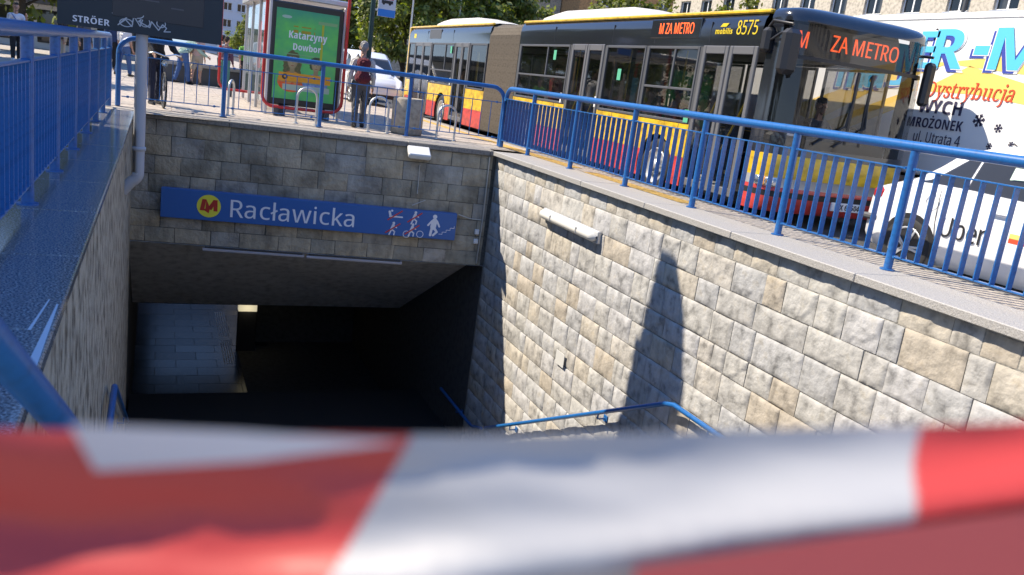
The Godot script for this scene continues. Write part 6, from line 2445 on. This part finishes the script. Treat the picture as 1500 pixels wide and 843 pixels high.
func build_trees() -> void:
	var big := tree_mesh(1, 10.5, 3.6, 1.4, 90, 0.30, 85, 0.7)
	var big2 := tree_mesh(2, 9.0, 3.2, 1.2, 80, 0.28, 85, 0.7)
	var dense := tree_mesh(3, 11.0, 3.4, 1.6, 110, 0.36, 100, 0.5)
	var g := "street trees beyond the bus"
	var list := [
		["bushy green tree just behind the bus stop sign", Vector3(12.0, -0.17, -46.0), big2, 0.3, 0.9],
		["large green tree left of the grey lamp post", Vector3(14.6, -0.17, -50.0), big, 1.3, 1.0],
		["large green tree directly behind the rear roof box of the bus", Vector3(17.6, -0.17, -52.0), big2, 2.1, 1.1],
		["green tree over the bus bellows, before the beige block", Vector3(20.6, -0.17, -52.0), big, 4.1, 0.86],
		["darker tree at the left end of the row, by the sky gap", Vector3(11.2, -0.1, -60.0), dense, 0.8, 0.62],
		["distant tree behind the roof box on the front half of the bus", Vector3(30.0, -0.17, -55.0), big, 2.6, 0.98],
		["distant tree right of the orange wing", Vector3(34.0, -0.17, -57.0), big2, 5.0, 1.08],
		["small distant tree at the left edge of the cream building", Vector3(37.9, -0.02, -52.0), big2, 5.5, 1.1],
		["green bush-like tree between the far tower and the shelter", Vector3(4.9, 0, -58.0), big2, 1.0, 0.40],
		["broad low tree behind the shelter glass", Vector3(8.4, 0, -66.0), big, 1.9, 0.45],
	]
	for q in list:
		tree(q[0], q[1], q[2], q[3], q[4], g)
	g = "dark trees on the left"
	list = [
		["dark green tree hanging over the woman at the far left", Vector3(-5.2, 0, -40.0), dense, 0.4, 0.8],
		["dark green tree behind the display board's left edge", Vector3(-3.2, 0, -43.0), dense, 2.4, 0.85],
		["dark green tree at the very left edge of the view", Vector3(-8.2, 0, -41.0), dense, 1.4, 0.9],
	]
	for q in list:
		tree(q[0], q[1], q[2], q[3], q[4], g)
	# those shading the left coping stand left of the view
	list = [
		["leafy tree shading the left coping, nearest the camera", Vector3(-5.7, 0, -8.3), dense, 0.9, 0.92],
		["leafy tree shading the left coping, second from the camera", Vector3(-6.0, 0, -11.2), dense, 3.0, 0.95],
		["leafy tree shading the left coping, third from the camera", Vector3(-6.3, 0, -14.2), dense, 5.1, 0.92],
	]
	list += [
		["leafy tree left of the view, shading the woman in the white top", Vector3(-8.4, 0, -27.0), dense, 2.0, 0.85],
		["leafy tree left of the view, farther along the shaded path", Vector3(-9.8, 0, -33.5), dense, 4.0, 0.9],
	]
	for q in list:
		tree(q[0], q[1], q[2], q[3], q[4], "leafy trees along the left of the stairs")


# ------------------------------------------------------------------ barrier tape
func build_tape() -> void:
	var root := thing("barrier_tape", "red and white striped plastic barrier tape stretched close across the foreground, blurred", "barrier tape", Vector3(0.1, 1.1, -0.25))
	# tied to the left railing, hanging past the camera to the right railing
	var F := Vector3(0.3924, -0.2309, -0.8904)
	var R := Vector3(0.9193, 0.1307, 0.3713)
	var U := Vector3(-0.0310, 0.9641, -0.2637)
	var wide := 0.078
	var mid := Vector3(0, 1.25, 0) + F * 0.30 - U * (0.0560 + wide * 0.5)
	var path := [Vector3(-0.88, 0.80, -1.0), mid - R * 0.45 + U * 0.012, mid - R * 0.2 + U * 0.003, mid, mid + R * 0.2 + U * 0.004, mid + R * 0.5 + U * 0.01, Vector3(2.4, 1.25, 0.9), Vector3(6.55, 1.05, 2.6)]
	var w := 128
	var im := Image.create(256, w, false, Image.FORMAT_RGB8)
	for y in w:
		for x in 256:
			var s := fposmod(x / 256.0 + 0.11 * y / w, 1.0)
			im.set_pixel(x, y, Color(0.66, 0.655, 0.65) if s < 0.5 else Color(0.72, 0.24, 0.21))
	var tm := mat("tape_print", Color.WHITE, 0.42)
	tm.albedo_texture = ImageTexture.create_from_image(im)
	tm.backlight_enabled = true
	tm.backlight = Color(0.26, 0.26, 0.26)
	var wm := mat("tape_white", Color(0.68, 0.67, 0.67), 0.42)
	wm.backlight_enabled = true
	wm.backlight = Color(0.26, 0.26, 0.26)
	var rm := mat("tape_red", Color(0.80, 0.34, 0.31), 0.42)
	rm.backlight_enabled = true
	rm.backlight = Color(0.2, 0.05, 0.04)
	var c := Curve3D.new()
	for i in path.size():
		var a: Vector3 = path[maxi(i - 1, 0)]
		var e: Vector3 = path[mini(i + 1, path.size() - 1)]
		var before: float = path[i].distance_to(a) / 3.0
		var after: float = path[i].distance_to(e) / 3.0
		var dir := (e - a).normalized()
		c.add_point(path[i], -dir * before, dir * after)
	var L := c.get_baked_length()
	var at := c.get_closest_offset(mid)
	var pts := []
	var uvs := []
	var ds := []
	var d := 0.0
	while d < L:
		ds.append(d)
		d += 0.012 if absf(d - at) < 0.6 else 0.12
	for dd in ds:
		var p := c.sample_baked(dd, true)
		var dir := (c.sample_baked(minf(dd + 0.03, L), true) - c.sample_baked(maxf(dd - 0.03, 0.0), true)).normalized()
		var up := (U - dir * U.dot(dir)).normalized()
		var out := dir.cross(up)
		var row := []
		var uvr := []
		var s: float = dd - at
		for k in 19:
			var v := k / 18.0
			var y := v * wide
			# leaning back at the top, a hollow, then a slanting crease
			var z := -0.020 * pow(1.0 - v, 2.0) - 0.006 * sin(v * 7.0 + s * 4.0)
			var vc := 0.047 - 0.124 * clampf(s, -0.3, 0.3)
			z -= 0.016 * smoothstep(0.22, 0.62, v)
			z += 0.012 * smoothstep(-0.16, 0.0, s) * exp(-pow((y - vc) / 0.009, 2.0))
			z += 0.004 * noise.get_noise_2d(s * 9.0, v * 2.0)
			row.append(p + up * (0.5 - v) * wide + out * z)
			uvr.append(Vector2((s + 0.039) / 0.404, v))
		pts.append(row)
		uvs.append(uvr)
	var b := MB.new()
	b.smooth(2)
	for i in pts.size() - 1:
		for k in 18:
			b.uvquad(pts[i][k], pts[i + 1][k], pts[i + 1][k + 1], pts[i][k + 1], uvs[i][k], uvs[i + 1][k], uvs[i + 1][k + 1], uvs[i][k + 1])
	part(root, "film", b, tm)
	# where the film is folded over at its edges
	var o := Vector3(0, 1.25, 0) + F * 0.288
	b = MB.new()
	b.smooth(3)
	var q := [o - R * 0.152 - U * 0.0470, o - R * 0.095 - U * 0.0490 - F * 0.002, o - R * 0.0375 - U * 0.0530, o - R * 0.088 - U * 0.0590 - F * 0.003, o - R * 0.143 - U * 0.0630]
	b.quad(q[0], q[1], q[3], q[4])
	b.tri(q[1], q[2], q[3])
	part(root, "folded_edge", b, wm)
	b = MB.new()
	b.smooth(3)
	q = [o + R * 0.042 - U * 0.0960, o + R * 0.136 - U * 0.0816, o + R * 0.30 - U * 0.060, o + R * 0.30 - U * 0.12, o + R * 0.136 - U * 0.125, o + R * 0.042 - U * 0.13]
	b.quad(q[0], q[1], q[4], q[5])
	b.quad(q[1], q[2], q[3], q[4])
	part(root, "folded_edge", b, rm)
